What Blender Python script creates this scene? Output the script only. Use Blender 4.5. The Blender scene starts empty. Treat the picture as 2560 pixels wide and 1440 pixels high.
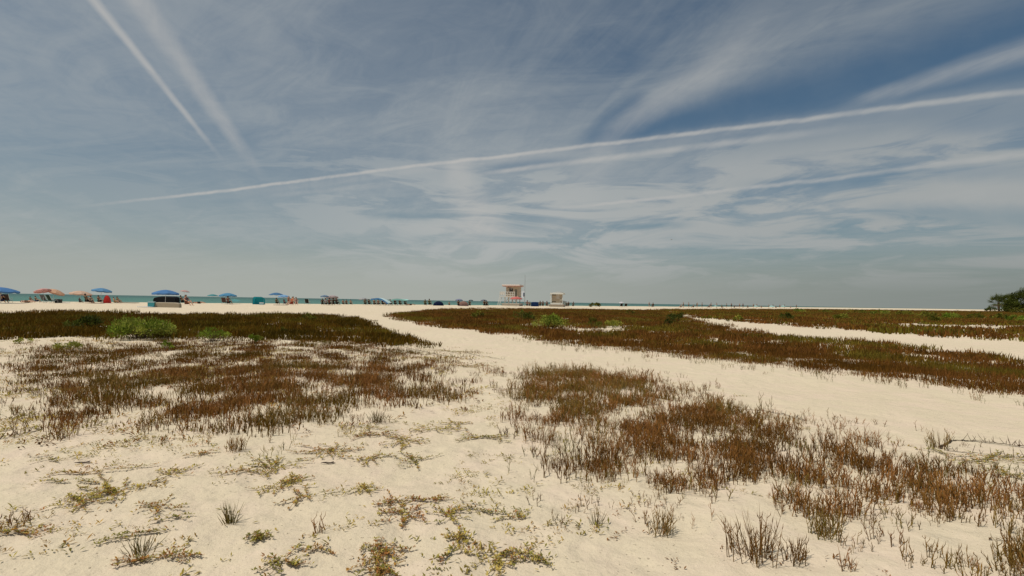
import bpy, bmesh, math, random
import numpy as np
from mathutils import Matrix, Vector
R = math.radians
random.seed(7); rng = np.random.default_rng(11)
SC = bpy.context.scene
COL = SC.collection

# ------------------------------------------------------------------ camera
CAM_H, FPX = 1.25, 1280.0            # eye height (m), focal length in photo pixels
PITCH, ROLL = R(1.52), R(0.932)
cd = bpy.data.cameras.new('camera'); cam = bpy.data.objects.new('camera', cd); COL.objects.link(cam)
cd.sensor_width = 36; cd.lens = 18; cd.clip_start = 0.05; cd.clip_end = 90000
cam.rotation_mode = 'QUATERNION'
CR = Matrix.Rotation(math.pi/2 + PITCH, 3, 'X') @ Matrix.Rotation(ROLL, 3, 'Z')
cam.rotation_quaternion = CR.to_quaternion(); cam.location = (0, 0, CAM_H)
SC.camera = cam
CRn = np.array(CR)
SC.render.engine = 'CYCLES'
SC.cycles.max_bounces = 5; SC.cycles.diffuse_bounces = 3; SC.cycles.glossy_bounces = 2; SC.cycles.transmission_bounces = 3
SC.view_settings.view_transform = 'Standard'; SC.view_settings.look = 'None'
SC.view_settings.exposure = 0.0; SC.view_settings.gamma = 1.0

def ray(px, py):
    v = CR @ Vector(((px-1280)/FPX, (720-py)/FPX, -1.0))
    return v.normalized()
def project(P):
    """world points (n,3) -> photo pixel coords"""
    q = (P - np.array([0, 0, CAM_H])) @ CRn
    w = np.maximum(-q[:, 2], 1e-4)
    return 1280 + FPX*q[:, 0]/w, 720 - FPX*q[:, 1]/w, -q[:, 2]

# ------------------------------------------------------------------ sun
SUN_EL, SUN_AZ = R(61), R(-122)        # azimuth from +Y towards +X : sun stands high, left and behind
sdir = Vector((math.cos(SUN_EL)*math.sin(SUN_AZ), math.cos(SUN_EL)*math.cos(SUN_AZ), math.sin(SUN_EL)))
sl = bpy.data.lights.new('sun', 'SUN'); sl.energy = 3.3; sl.angle = R(0.6); sl.color = (1, 0.955, 0.88)
so = bpy.data.objects.new('sun', sl); COL.objects.link(so)
so.rotation_euler = sdir.to_track_quat('Z', 'Y').to_euler()

# ------------------------------------------------------------------ node maths helper
class NT:
    def __init__(s, tree): s.t = tree; s.n = tree.nodes; s.l = tree.links
    def new(s, typ, **kw):
        n = s.n.new(typ)
        for k, v in kw.items(): setattr(n, k, v)
        return n
    def link(s, a, b): s.l.new(a.s if isinstance(a, X) else a, b)
    def put(s, inp, v):
        if isinstance(v, X): s.l.new(v.s, inp)
        elif hasattr(v, 'is_output'): s.l.new(v, inp)
        else: inp.default_value = v
    def m(s, op, *a, clamp=False):
        n = s.new('ShaderNodeMath', operation=op, use_clamp=clamp)
        for i, v in enumerate(a): s.put(n.inputs[i], v)
        return X(s, n.outputs[0])
    def dot(s, v, vec):
        n = s.new('ShaderNodeVectorMath', operation='DOT_PRODUCT'); s.put(n.inputs[0], v); n.inputs[1].default_value = tuple(vec)
        return X(s, n.outputs['Value'])
    def comb(s, x, y, z=0.0):
        n = s.new('ShaderNodeCombineXYZ')
        for i, v in enumerate((x, y, z)): s.put(n.inputs[i], v)
        return X(s, n.outputs[0])
    def noise(s, vec, scale, detail=4, rough=.55, dist=0.0, out=0, dim='3D'):
        n = s.new('ShaderNodeTexNoise', noise_dimensions=dim); s.put(n.inputs['Vector'], vec)
        n.inputs['Scale'].default_value = scale; n.inputs['Detail'].default_value = detail
        n.inputs['Roughness'].default_value = rough; n.inputs['Distortion'].default_value = dist
        return X(s, n.outputs[out])
    def ss(s, v, a, b, lo=0.0, hi=1.0):
        n = s.new('ShaderNodeMapRange', interpolation_type='SMOOTHSTEP')
        s.put(n.inputs[0], v); s.put(n.inputs[1], a); s.put(n.inputs[2], b); n.inputs[3].default_value = lo; n.inputs[4].default_value = hi
        return X(s, n.outputs[0])
    def mix(s, f, a, b, mode='MIX'):
        n = s.new('ShaderNodeMix', data_type='RGBA', blend_type=mode)
        s.put(n.inputs[0], f)
        for i, v in ((6, a), (7, b)):
            s.put(n.inputs[i], (*v, 1) if isinstance(v, tuple) and len(v) == 3 else v)
        return X(s, n.outputs[2])
class X:
    def __init__(s, nt, sock): s.nt = nt; s.s = sock
    def __add__(s, o): return s.nt.m('ADD', s, o)
    __radd__ = __add__
    def __sub__(s, o): return s.nt.m('SUBTRACT', s, o)
    def __rsub__(s, o): return s.nt.m('SUBTRACT', o, s)
    def __mul__(s, o): return s.nt.m('MULTIPLY', s, o)
    __rmul__ = __mul__
    def __truediv__(s, o): return s.nt.m('DIVIDE', s, o)
    def abs(s): return s.nt.m('ABSOLUTE', s)
    def max(s, o): return s.nt.m('MAXIMUM', s, o)
    def min(s, o): return s.nt.m('MINIMUM', s, o)
    def pow(s, o): return s.nt.m('POWER', s, o)

# ------------------------------------------------------------------ sky: Nishita + high cirrus and contrails
W = bpy.data.worlds.new('World'); SC.world = W; W.use_nodes = True
def build_sky():
    t = W.node_tree; t.nodes.clear(); N = NT(t)
    sky = N.new('ShaderNodeTexSky', sky_type='NISHITA'); sky.sun_disc = False
    sky.sun_elevation = SUN_EL; sky.sun_rotation = SUN_AZ; sky.air_density = 1.0; sky.dust_density = 1.2; sky.ozone_density = 2.0
    tc = N.new('ShaderNodeTexCoord'); D = X(N, tc.outputs['Generated'])
    sep = N.new('ShaderNodeSeparateXYZ'); N.link(D, sep.inputs[0])
    dx, dy, dz = (X(N, sep.outputs[i]) for i in range(3))
    z = dz.max(0.0); zz = z + 0.10
    px, py = dx/zz, dy/zz
    # streak axis: the direction of the long contrails over the ground
    a = ray(200, 519); b = ray(2560, 232); pa = a/a.z; pb = b/b.z
    u = (pb-pa); u.z = 0; u.normalize(); v = Vector((-u.y, u.x, 0))
    s_u = px*u.x + py*u.y; s_v = px*v.x + py*v.y
    wq = N.noise(N.comb(px, py), 0.55, 2, .5, dim='2D')
    wp = (wq - 0.5)*1.1
    st = N.noise(N.comb(s_u*0.30 + wp*.5, s_v*1.15 + wp), 1.0, 7, .62, .6, dim='2D')       # streaky cirrus
    fine = N.noise(N.comb(s_u*1.3 + wp, s_v*3.4 + wp), 1.6, 5, .68, .9, dim='2D')         # fibrous detail
    broad = N.noise(N.comb(px*.42 + 4.1, py*.42 + 1.7), 1.0, 3, .5, dim='2D')
    wisp = N.noise(N.comb(dx*2.2, dz*11.0, dy), 2.1, 6, .6, .8)                  # low flat streaks near the horizon
    # veil thicker towards the sun side, thin in the clear wedge to the right
    gap_c = ray(2080, 215)
    gap = N.ss(N.dot(D, gap_c), 0.80, 0.97)
    sunny = N.ss(dx, 0.55, -0.75)
    # second set of fibres, fanning the way the broad cirrus plume on the right runs
    ga = ray(1470, 372); gb = ray(2020, 20); g2 = gb/gb.z - ga/ga.z; g2.z = 0; g2.normalize(); h2 = Vector((-g2.y, g2.x, 0))
    q_u = px*g2.x + py*g2.y; q_v = px*h2.x + py*h2.y
    st2 = N.noise(N.comb(q_u*.34 + 9.0, q_v*1.5 + wp*.7), 1.0, 6, .60, .5, dim='2D')
    fine2 = N.noise(N.comb(q_u*1.1 + 3.0, q_v*6.0 + wp), 1.4, 4, .66, .6, dim='2D')
    mack = N.noise(N.comb(px*1.6, py*1.6), 3.2, 4, .65, 1.0, dim='2D')                       # mackerel mottling
    veil = .36 + .26*N.ss(st + (fine - .5)*.45, .36, .70) + .22*N.ss(st2 + (fine2 - .5)*.40 + (broad - .5)*.3, .40, .72)*N.ss(dx, -.6, .2, .45, 1.0) + (mack - .5)*.26 + (broad - .5)*.5 + sunny*.10 - gap*.12
    veil = veil.max(0.0)
    lowc = N.ss(wisp + (broad - .5)*.3, .34, .58)*N.ss(z, .46, .16)*N.ss(z, .0, .05)*N.ss(dx, -.75, .0, .35, 1.0)
    # contrails: straight lines at height, i.e. great circles on the sky
    w1n = N.noise(D, 5.0, 2, .5) - .5; w2n = N.noise(D, 46.0, 2, .6) - .5; brn = N.noise(D, 11.0, 3, .6); fib = N.ss(fine2, .34, .62, .72, 1.0)
    def trail(p0, p1, w0, w1, k, f0=.06, f1=.06, wob=.0022, soft=.35, brk=.5, hs=9.0):
        d0, d1 = ray(*p0), ray(*p1); n = d0.cross(d1).normalized(); e = n.cross(d0).normalized()
        along = N.m('ARCTAN2', N.dot(D, e), N.dot(D, d0))/d0.angle(d1)
        off = (N.dot(D, n) + w1n*(wob*2.6) + w2n*(wob*.8)).abs()
        core = N.ss(off/(along*(w1-w0) + w0), 1.0, soft*.2)
        ends = N.ss(along, 0.0, f0)*N.ss(along, 1.0, 1.0-f1)
        return core*ends*N.ss(brn, .28, .62, 1-brk, 1.0)*k
    P = 1/1280
    clear = 1.0
    for c in (trail((1400, 365), (2760, 70), 26*P, 170*P, .95, .12, .02, .012, .3, .1), trail((1460, 320), (1640, 235), 20*P, 34*P, .6, .3, .3, .01, .2, .2), trail((1150, 430), (1480, 392), 22*P, 26*P, .45, .4, .4, .006, .2, .2),
              trail((1800, 462), (2700, 425), 16*P, 30*P, .45, .3, .05, .01, .2, .4), trail((2250, 330), (2760, 318), 18*P, 60*P, .5, .4, .02, .012, .2, .3), trail((2100, 520), (2760, 560), 22*P, 40*P, .5, .3, .05, .012, .2, .4),
              trail((1480, 570), (1760, 560), 12*P, 16*P, .6, .3, .3, .01, .2, .5), trail((880, 540), (1120, 540), 14*P, 14*P, .5, .3, .3, .01, .2, .5)): clear = (1.0 - c)*clear
    cl = ((veil*.74).max(lowc*.95)*clear).min(.96)
    T = [trail((110, 529), (2640, 222), 4.5*P, 9*P, .76, .14, .02, .004, .4, .25),
         trail((420, 505), (2640, 222), 12*P, 26*P, .22, .2, .02, .004, .4, .5, 7),
         trail((1150, 441), (2330, 293), 8*P, 14*P, .6, .12, .35, .003, .3, .5, 6),
         trail((1280, 537), (2640, 380), 5*P, 9*P, .70, .3, .02, .005, .3, .4, 8),
         trail((1450, 545), (2640, 420), 40*P, 46*P, .20, .3, .05, .008, .1, .6, 5),
         trail((190, -50), (580, 425), 13*P, 7*P, .66, .05, .42, .003, .3, .25, 10),
         trail((300, -60), (680, 470), 38*P, 13*P, .48, .05, .38, .004, .25, .35, 6),
         trail((620, 492), (1040, 458), 8*P, 10*P, .22, .25, .3, .004, .2, .5, 5),
         trail((2080, 272), (2680, 96), 17*P, 36*P, .5, .25, .02, .004, .2, .5, 6),
         trail((1470, 372), (2020, 20), 26*P, 88*P, .36, .12, .4, .01, .1, .5, 6),
         trail((1340, 610), (1560, 340), 150*P, 40*P, .22, .3, .25, .02, .1, .5, 5),
         trail((1120, 380), (1240, 640), 46*P, 100*P, .46, .2, .3, .02, .1, .5, 7),
         trail((1500, 470), (2640, 330), 60*P, 60*P, .25, .3, .1, .01, .1, .6, 4),
         trail((1700, 560), (2640, 470), 30*P, 34*P, .25, .3, .1, .01, .1, .6, 9),
         trail((900, 560), (1560, 590), 18*P, 30*P, .24, .4, .4, .01, .1, .6, 8)]
    inv = 1.0 - T[0]*fib
    for c in T[1:]: inv = inv*(1.0 - c*fib)
    tr = 1.0 - inv
    # pale haze hugging the horizon
    haze = N.m('POWER', 2.718, z*-8.5)
    hue = N.ss(dx, -.25, .82)
    base = N.mix(1.0, X(N, sky.outputs[0]), (.46, .63, .66), 'MULTIPLY')
    hazc = N.mix(hue, (4.5, 4.75, 4.3), (2.6, 2.9, 2.7))
    cloudc = N.mix(hue, (4.9, 5.15, 5.1), (4.1, 4.35, 4.35))
    c1 = N.mix(haze*.9, base, hazc)
    c2 = N.mix(cl, c1, cloudc)
    c2 = N.mix(tr, c2, N.mix(hue, (5.9, 5.75, 5.5), (4.9, 5.0, 4.95)))
    c2 = N.mix(N.ss(z, .11, .0, 0, .85), c2, hazc)
    bg = N.new('ShaderNodeBackground'); bg.inputs[1].default_value = 0.085
    N.link(c2, bg.inputs[0])
    out = N.new('ShaderNodeOutputWorld'); N.link(bg.outputs[0], out.inputs[0])
build_sky()

# ------------------------------------------------------------------ numpy noise and terrain
_perm = np.random.default_rng(3).permutation(512)
_perm = np.concatenate([_perm, _perm])
_grad = np.random.default_rng(5).normal(size=(512, 2)); _grad /= np.linalg.norm(_grad, axis=1)[:, None]
def perlin(x, y):
    xi = np.floor(x).astype(int); yi = np.floor(y).astype(int); xf = x-xi; yf = y-yi
    def g(a, b):
        h = _perm[(_perm[(xi+a) & 511] + yi + b) & 511]; gr = _grad[h]
        return gr[..., 0]*(xf-a) + gr[..., 1]*(yf-b)
    u = xf*xf*xf*(xf*(xf*6-15)+10); v = yf*yf*yf*(yf*(yf*6-15)+10)
    return ((g(0, 0)*(1-u)+g(1, 0)*u)*(1-v) + (g(0, 1)*(1-u)+g(1, 1)*u)*v)*1.5
def fbm(x, y, o=4, p=.5):
    r = 0; a = 1
    for i in range(o):
        r = r + a*perlin(x*2**i + 17.3*i, y*2**i - 9.1*i); a *= p
    return r
def sstep(a, b, x):
    t = np.clip((x-a)/(b-a), 0, 1); return t*t*(3-2*t)
# crest of the beach (land lies to the right of this line)
SHORE = np.array([(-900, -760), (-300, -170), (-120, 6), (-62, 61), (-53, 69), (-45.7, 75), (-33.6, 86), (-15.5, 110),
                  (7.5, 137), (35.6, 169), (70, 210), (184, 380), (487, 760), (1195, 1500), (2600, 2700), (9000, 7000)], float)
def shore_dist(x, y):
    best = np.full(x.shape, 1e9); sign = np.ones(x.shape)
    for (ax, ay), (bx_, by_) in zip(SHORE[:-1], SHORE[1:]):
        ex, ey = bx_-ax, by_-ay; L2 = ex*ex+ey*ey
        t = np.clip(((x-ax)*ex+(y-ay)*ey)/L2, 0, 1)
        d = np.hypot(x-ax-t*ex, y-ay-t*ey)
        s = np.where(ex*(y-ay)-ey*(x-ax) > 0, -1.0, 1.0)
        m = d < best; best = np.where(m, d, best); sign = np.where(m, s, sign)
    return best*sign
def H(x, y):
    x = np.asarray(x, float); y = np.asarray(y, float); d = np.hypot(x, y)
    z = 0.30*sstep(13, 36, d)
    near = 1-sstep(14, 40, d)
    z = z + .055*fbm(x*.16+3, y*.16, 3)*near + .02*fbm(x*.7, y*.7+8, 3)*near*(1-sstep(4, 14, d)*.5)
    nn = 1-sstep(5, 13, d)
    z = z + nn*(.012*fbm(x*2.6, y*2.6, 3) - .022*np.maximum(0, perlin(x*3.1+5, y*3.1-2)-.22)*(perlin(x*.35, y*.35+3) > -.15))
    z = z + .05*perlin(x*.05+9, y*.09)*sstep(25, 50, d)
    s = shore_dist(x, y)
    z = z - 2.2*sstep(0, 34, -s) - .0*s
    # low dune under the trees on the right
    z = z + 1.1*np.exp(-(((x-215)/40)**2 + ((y-195)/60)**2))
    return z
def H1(x, y): return float(H(np.array([x]), np.array([y]))[0])
def G(px, py):
    """ground point seen at a photo pixel"""
    d = ray(px, py); z = 0.15
    if d.z > -1e-4: d = Vector((d.x, d.y, -1e-4))
    for i in range(30):
        t = (z-CAM_H)/d.z; z = .5*z + .5*H1(d.x*t, d.y*t)
    return Vector((d.x*t, d.y*t, H1(d.x*t, d.y*t)))
def SCL(p): return (p - Vector((0, 0, CAM_H))).dot(CR @ Vector((0, 0, -1)))/FPX

# ------------------------------------------------------------------ materials
def principled(name, col, rough=.7, var=.12, scale=6.0, bump=0.0, bscale=40.0, metal=0.0, spec=.3):
    m = bpy.data.materials.new(name); m.use_nodes = True; N = NT(m.node_tree)
    b = N.n['Principled BSDF']
    tc = N.new('ShaderNodeTexCoord'); P = X(N, tc.outputs['Object'])
    n = N.noise(P, scale, 5, .6)
    c = N.mix(n, tuple(v*(1-var*1.6) for v in col), tuple(min(1, v*(1+var*1.4)) for v in col))
    N.link(c, b.inputs['Base Color'])
    b.inputs['Roughness'].default_value = rough; b.inputs['Metallic'].default_value = metal
    b.inputs['Specular IOR Level'].default_value = spec
    if bump:
        bn = N.new('ShaderNodeBump'); bn.inputs['Strength'].default_value = bump; bn.inputs['Distance'].default_value = .01
        N.link(N.noise(P, bscale, 4, .6), bn.inputs['Height']); N.link(bn.outputs[0], b.inputs['Normal'])
    return m
_mc = {}
def M(kind, col):
    k = (kind, tuple(round(c, 3) for c in col))
    if k not in _mc:
        nm = kind + '_%d' % len(_mc)
        if kind == 'fabric': m = fabric(nm, col)
        elif kind == 'skin': m = principled(nm, col, .55, .08, 9)
        elif kind == 'paint': m = principled(nm, col, .55, .14, 5, .15, 30)
        elif kind == 'metal': m = principled(nm, col, .35, .1, 10, metal=.8)
        elif kind == 'plastic': m = principled(nm, col, .4, .06, 8)
        else: m = principled(nm, col, .8, .2, 8, .3, 25)
        _mc[k] = m
    return _mc[k]
def fabric(name, col):
    m = bpy.data.materials.new(name); m.use_nodes = True; N = NT(m.node_tree); b = N.n['Principled BSDF']
    tc = N.new('ShaderNodeTexCoord'); P = X(N, tc.outputs['Object'])
    c = N.mix(N.noise(P, 7, 4, .6), tuple(v*.86 for v in col), tuple(min(1, v*1.12) for v in col))
    N.link(c, b.inputs['Base Color']); b.inputs['Roughness'].default_value = .85; b.inputs['Specular IOR Level'].default_value = .15
    tr = N.new('ShaderNodeBsdfTranslucent'); N.link(c, tr.inputs[0])
    mx = N.new('ShaderNodeMixShader'); mx.inputs[0].default_value = .22
    N.link(b.outputs[0], mx.inputs[1]); N.link(tr.outputs[0], mx.inputs[2]); N.link(mx.outputs[0], N.n['Material Output'].inputs[0])
    return m
def leafmat(name, transl=.28, rough=.6):
    """plant tissue: colour from the 'tint' attribute of each stem or leaf"""
    m = bpy.data.materials.new(name); m.use_nodes = True; N = NT(m.node_tree); b = N.n['Principled BSDF']
    at = N.new('ShaderNodeAttribute', attribute_name='tint'); c = X(N, at.outputs['Color'])
    tc = N.new('ShaderNodeTexCoord')
    c = N.mix(.35, c, N.mix(N.noise(X(N, tc.outputs['Object']), 35, 3, .6), (.45, .45, .42), (1.5, 1.45, 1.4)), 'MULTIPLY')
    N.link(c, b.inputs['Base Color']); b.inputs['Roughness'].default_value = rough; b.inputs['Specular IOR Level'].default_value = .06
    tr = N.new('ShaderNodeBsdfTranslucent'); N.link(c, tr.inputs[0])
    mx = N.new('ShaderNodeMixShader'); mx.inputs[0].default_value = transl
    N.link(b.outputs[0], mx.inputs[1]); N.link(tr.outputs[0], mx.inputs[2]); N.link(mx.outputs[0], N.n['Material Output'].inputs[0])
    return m
MAT_STALK = leafmat('glasswort_stems', .18); MAT_LEAF = leafmat('succulent_leaves', .25, .45); MAT_SHRUB = leafmat('shrub_leaves', .3, .5)
MAT_BARK = principled('bark', (.17, .125, .085), .9, .35, 14, .6, 30)

def sand_material():
    m = bpy.data.materials.new('pale_quartz_sand'); m.use_nodes = True; N = NT(m.node_tree); b = N.n['Principled BSDF']
    g = N.new('ShaderNodeNewGeometry'); P = X(N, g.outputs['Position'])
    big = N.noise(P, .22, 5, .6); mid = N.noise(P, 1.7, 6, .65, .4); fin = N.noise(P, 22, 5, .7); grit = N.noise(P, 150, 3, .7)
    c = N.mix(big, (.60, .49, .338), (.69, .585, .415))
    c = N.mix(N.ss(mid, .40, .72, 0, .5), c, (.72, .55, .43))
    c = N.mix(N.ss(fin, .50, .80, 0, .34), c, (.40, .335, .245))
    c = N.mix(N.ss(grit, .56, .74, 0, .45), c, (.34, .28, .20))
    c = N.mix(N.ss(grit, .44, .28, 0, .4), c, (.75, .67, .55))
    deb = N.noise(P, 48, 2, .5)
    c = N.mix(N.ss(deb, .675, .74, 0, .7), c, (.15, .11, .07))
    N.link(c, b.inputs['Base Color']); b.inputs['Roughness'].default_value = .95; b.inputs['Specular IOR Level'].default_value = .08
    n1 = N.new('ShaderNodeTexNoise'); n1.inputs['Scale'].default_value = 7; n1.inputs['Detail'].default_value = 7; n1.inputs['Roughness'].default_value = .62
    N.link(P, n1.inputs['Vector'])
    vo = N.new('ShaderNodeTexVoronoi', feature='SMOOTH_F1'); vo.inputs['Scale'].default_value = 3.4; vo.inputs['Smoothness'].default_value = .35; vo.inputs['Randomness'].default_value = 1.0; N.link(P, vo.inputs['Vector'])
    pit = N.ss(X(N, vo.outputs['Distance']), .10, .34)*N.ss(big, .42, .58, .25, 1.0)      # trodden pockmarks
    h = pit*.55 + X(N, n1.outputs[0])*.8 + N.noise(P, 2.4, 3, .5, .5)*1.2 + fin*.16 + grit*.05
    bp = N.new('ShaderNodeBump'); bp.inputs['Strength'].default_value = .75; bp.inputs['Distance'].default_value = .045
    N.link(h, bp.inputs['Height']); N.link(bp.outputs[0], b.inputs['Normal'])
    return m
def sea_material():
    m = bpy.data.materials.new('shallow_gulf_water'); m.use_nodes = True; N = NT(m.node_tree); b = N.n['Principled BSDF']
    g = N.new('ShaderNodeNewGeometry'); P = X(N, g.outputs['Position'])
    ln = N.new('ShaderNodeVectorMath', operation='LENGTH'); N.link(P, ln.inputs[0]); d = X(N, ln.outputs['Value'])
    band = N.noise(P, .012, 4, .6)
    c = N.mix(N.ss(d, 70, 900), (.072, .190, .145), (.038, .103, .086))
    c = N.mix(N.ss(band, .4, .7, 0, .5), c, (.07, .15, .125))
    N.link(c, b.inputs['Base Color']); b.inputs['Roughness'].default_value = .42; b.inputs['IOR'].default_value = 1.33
    b.inputs['Specular IOR Level'].default_value = .22
    bp = N.new('ShaderNodeBump'); bp.inputs['Strength'].default_value = 1.0; bp.inputs['Distance'].default_value = .35
    w = N.noise(P, .7, 5, .6); N.link(w, bp.inputs['Height']); N.link(bp.outputs[0], b.inputs['Normal'])
    return m

# ------------------------------------------------------------------ object helpers
def mesh_np(name, V, F, mat, parent=None, tint=None, smooth=False):
    V = np.asarray(V, np.float32); F = np.asarray(F, np.int32)
    me = bpy.data.meshes.new(name); k = F.shape[1]
    me.vertices.add(len(V)); me.vertices.foreach_set('co', V.ravel())
    me.loops.add(F.size); me.loops.foreach_set('vertex_index', F.ravel())
    me.polygons.add(len(F)); me.polygons.foreach_set('loop_start', np.arange(0, F.size, k, dtype=np.int32))
    me.polygons.foreach_set('loop_total', np.full(len(F), k, np.int32))
    if smooth: me.polygons.foreach_set('use_smooth', np.ones(len(F), bool))
    me.update(calc_edges=True)
    if tint is not None:
        a = me.attributes.new('tint', 'FLOAT_COLOR', 'POINT')
        T = np.ones((len(V), 4), np.float32); T[:, :3] = tint; a.data.foreach_set('color', T.ravel())
    me.materials.append(mat)
    o = bpy.data.objects.new(name, me); COL.objects.link(o)
    if parent: o.parent = parent
    return o
def tag(o, label=None, cat=None, group=None, kind=None):
    if label: o['label'] = label
    if cat: o['category'] = cat
    if group: o['group'] = group
    if kind: o['kind'] = kind
    return o
def thing(name, label, cat, loc, rz=0.0, group=None):
    o = bpy.data.objects.new(name, None); COL.objects.link(o); o.empty_display_size = .2
    o.location = loc; o.rotation_euler = (0, 0, rz)
    return tag(o, label, cat, group)
class MB:
    """collects boxes, bars and tubes into one mesh"""
    def __init__(s): s.v = []; s.f = []
    def box(s, x0, x1, y0, y1, z0, z1):
        n = len(s.v)
        s.v += [(x0, y0, z0), (x1, y0, z0), (x1, y1, z0), (x0, y1, z0), (x0, y0, z1), (x1, y0, z1), (x1, y1, z1), (x0, y1, z1)]
        s.f += [tuple(n+i for i in q) for q in ((0, 3, 2, 1), (4, 5, 6, 7), (0, 1, 5, 4), (1, 2, 6, 5), (2, 3, 7, 6), (3, 0, 4, 7))]
        return s
    def tube(s, pts, rad, sides=6):
        pts = [Vector(p) for p in pts]; n0 = len(s.v)
        rad = rad if hasattr(rad, '__len__') else [rad]*len(pts)
        for i, p in enumerate(pts):
            t = (pts[min(i+1, len(pts)-1)] - pts[max(i-1, 0)]).normalized()
            a = t.orthogonal().normalized() if abs(t.z) > .95 else t.cross(Vector((0, 0, 1))).normalized(); b = t.cross(a)
            for k in range(sides):
                w = 2*math.pi*k/sides; s.v.append(tuple(p + (a*math.cos(w) + b*math.sin(w))*rad[i]))
        for i in range(len(pts)-1):
            for k in range(sides):
                k2 = (k+1) % sides; q = n0+i*sides
                s.f.append((q+k, q+k2, q+sides+k2, q+sides+k))
        s.f.append(tuple(n0+k for k in reversed(range(sides)))); e = n0+(len(pts)-1)*sides
        s.f.append(tuple(e+k for k in range(sides)))
        return s
    def sheet(s, rows, thick=0.0):
        n0 = len(s.v); w = len(rows[0])
        for r in rows: s.v += [tuple(p) for p in r]
        for i in range(len(rows)-1):
            for j in range(w-1): q = n0+i*w+j; s.f.append((q, q+1, q+w+1, q+w))
        if thick:
            n1 = len(s.v)
            for r in rows: s.v += [(p[0], p[1], p[2]-thick) for p in r]
            for i in range(len(rows)-1):
                for j in range(w-1): q = n1+i*w+j; s.f.append((q, q+w, q+w+1, q+1))
        return s
    def build(s, name, mat, parent=None, smooth=False):
        me = bpy.data.meshes.new(name); me.from_pydata([tuple(map(float, v)) for v in s.v], [], s.f); me.update()
        if smooth: me.polygons.foreach_set('use_smooth', [True]*len(me.polygons))
        me.materials.append(mat); o = bpy.data.objects.new(name, me); COL.objects.link(o)
        if parent: o.parent = parent
        return o
def copy_tree(o, parent=None):
    c = o.copy(); COL.objects.link(c); c.parent = parent
    for ch in list(o.children): copy_tree(ch, c)
    return c
# ================================================================== SETTING
def build_ground():
    front = np.radians(np.arange(-62, 62.01, .26)); back = np.radians(np.arange(65, 296, 3.0))
    th = np.concatenate([front, back]); r = np.concatenate([[.0], .35*1.0235**np.arange(0, 420)]); r = r[r < 6000]
    T, Rr = np.meshgrid(th, r); X_ = Rr*np.sin(T); Y_ = Rr*np.cos(T)
    V = np.stack([X_, Y_, H(X_, Y_)], -1).reshape(-1, 3); nt = len(th)
    i, j = np.meshgrid(np.arange(len(r)-1), np.arange(nt), indexing='ij'); j2 = (j+1) % nt
    F = np.stack([i*nt+j, (i+1)*nt+j, (i+1)*nt+j2, i*nt+j2], -1).reshape(-1, 4)
    F = F[:, ::-1]
    tag(mesh_np('sand_ground', V, F, sand_material(), smooth=True), 'pale beach sand with a trodden path', None, None, 'structure')
build_ground()
S_ = 42000.0
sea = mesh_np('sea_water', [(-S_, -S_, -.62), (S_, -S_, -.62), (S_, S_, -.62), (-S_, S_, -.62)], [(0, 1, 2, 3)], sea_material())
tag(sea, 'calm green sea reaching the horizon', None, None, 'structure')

# ================================================================== GROUND VEGETATION (uncountable: stuff)
def stem_np(pts, rad, sides=3):
    """tapered stem -> verts, tri faces"""
    pts = np.asarray(pts, float); n = len(pts); V = []; F = []
    for i in range(n-1 if rad[-1] == 0 else n):
        for k in range(sides):
            w = 2*math.pi*k/sides; V.append(pts[i] + np.array([math.cos(w), math.sin(w), 0])*rad[i])
    m = len(V)//sides
    for i in range(m-1):
        for k in range(sides):
            a = i*sides+k; b = i*sides+(k+1) % sides
            F += [(a, b, b+sides), (a, b+sides, a+sides)]
    if rad[-1] == 0:
        V.append(pts[-1]); tip = len(V)-1
        for k in range(sides): F.append(((m-1)*sides+k, (m-1)*sides+(k+1) % sides, tip))
    return np.array(V), np.array(F)
def merge(parts):
    V = []; F = []; A = []; o = 0
    for v, f, a in parts:
        V.append(v); F.append(f+o); A.append(np.broadcast_to(a, (len(v), 3)) if np.ndim(a) == 1 else a); o += len(v)
    return np.concatenate(V), np.concatenate(F), np.concatenate(A)
def proto_near(rs, n=8, spread=.07, hh=.20):
    """glasswort clump: upright jointed stems with short upright side shoots"""
    P = []
    for i in range(n):
        a = rs.uniform(0, 6.28); r = spread*math.sqrt(rs.uniform(0, 1)); b = np.array([r*math.cos(a), r*math.sin(a), -.012])
        h = hh*rs.uniform(.55, 1.25); ln = rs.normal(0, .16, 2) + np.array([math.cos(a), math.sin(a)])*.10
        t = np.array([0, .5, 1.0]); pts = b + np.stack([ln[0]*h*t**1.4, ln[1]*h*t**1.4, h*t], -1)
        g = rs.uniform(.75, 1.3)
        v, f = stem_np(pts, [.0022, .0021, 0.0]); zt = np.clip(v[:, 2]/h, 0, 1)[:, None]
        tint = (np.array([.92, 1.12, .9])*(1-zt) + np.array([1.08, .92, .95])*zt)*g
        P.append((v, f, tint))
        for k in range(rs.integers(2, 5)):
            t0 = rs.uniform(.25, .85); q = b + np.array([ln[0]*h*t0**1.4, ln[1]*h*t0**1.4, h*t0]); w = rs.uniform(0, 6.28); L = rs.uniform(.025, .06)
            pe = q + np.array([math.cos(w)*L*.42, math.sin(w)*L*.42, L*.9])
            v, f = stem_np([q, (q+pe)/2 + [math.cos(w)*.008, math.sin(w)*.008, 0], pe], [.0019, .0018, 0.0]); P.append((v, f, np.array([1.0, .97, .95])*g*rs.uniform(.85, 1.15)))
    return merge(P)
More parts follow.
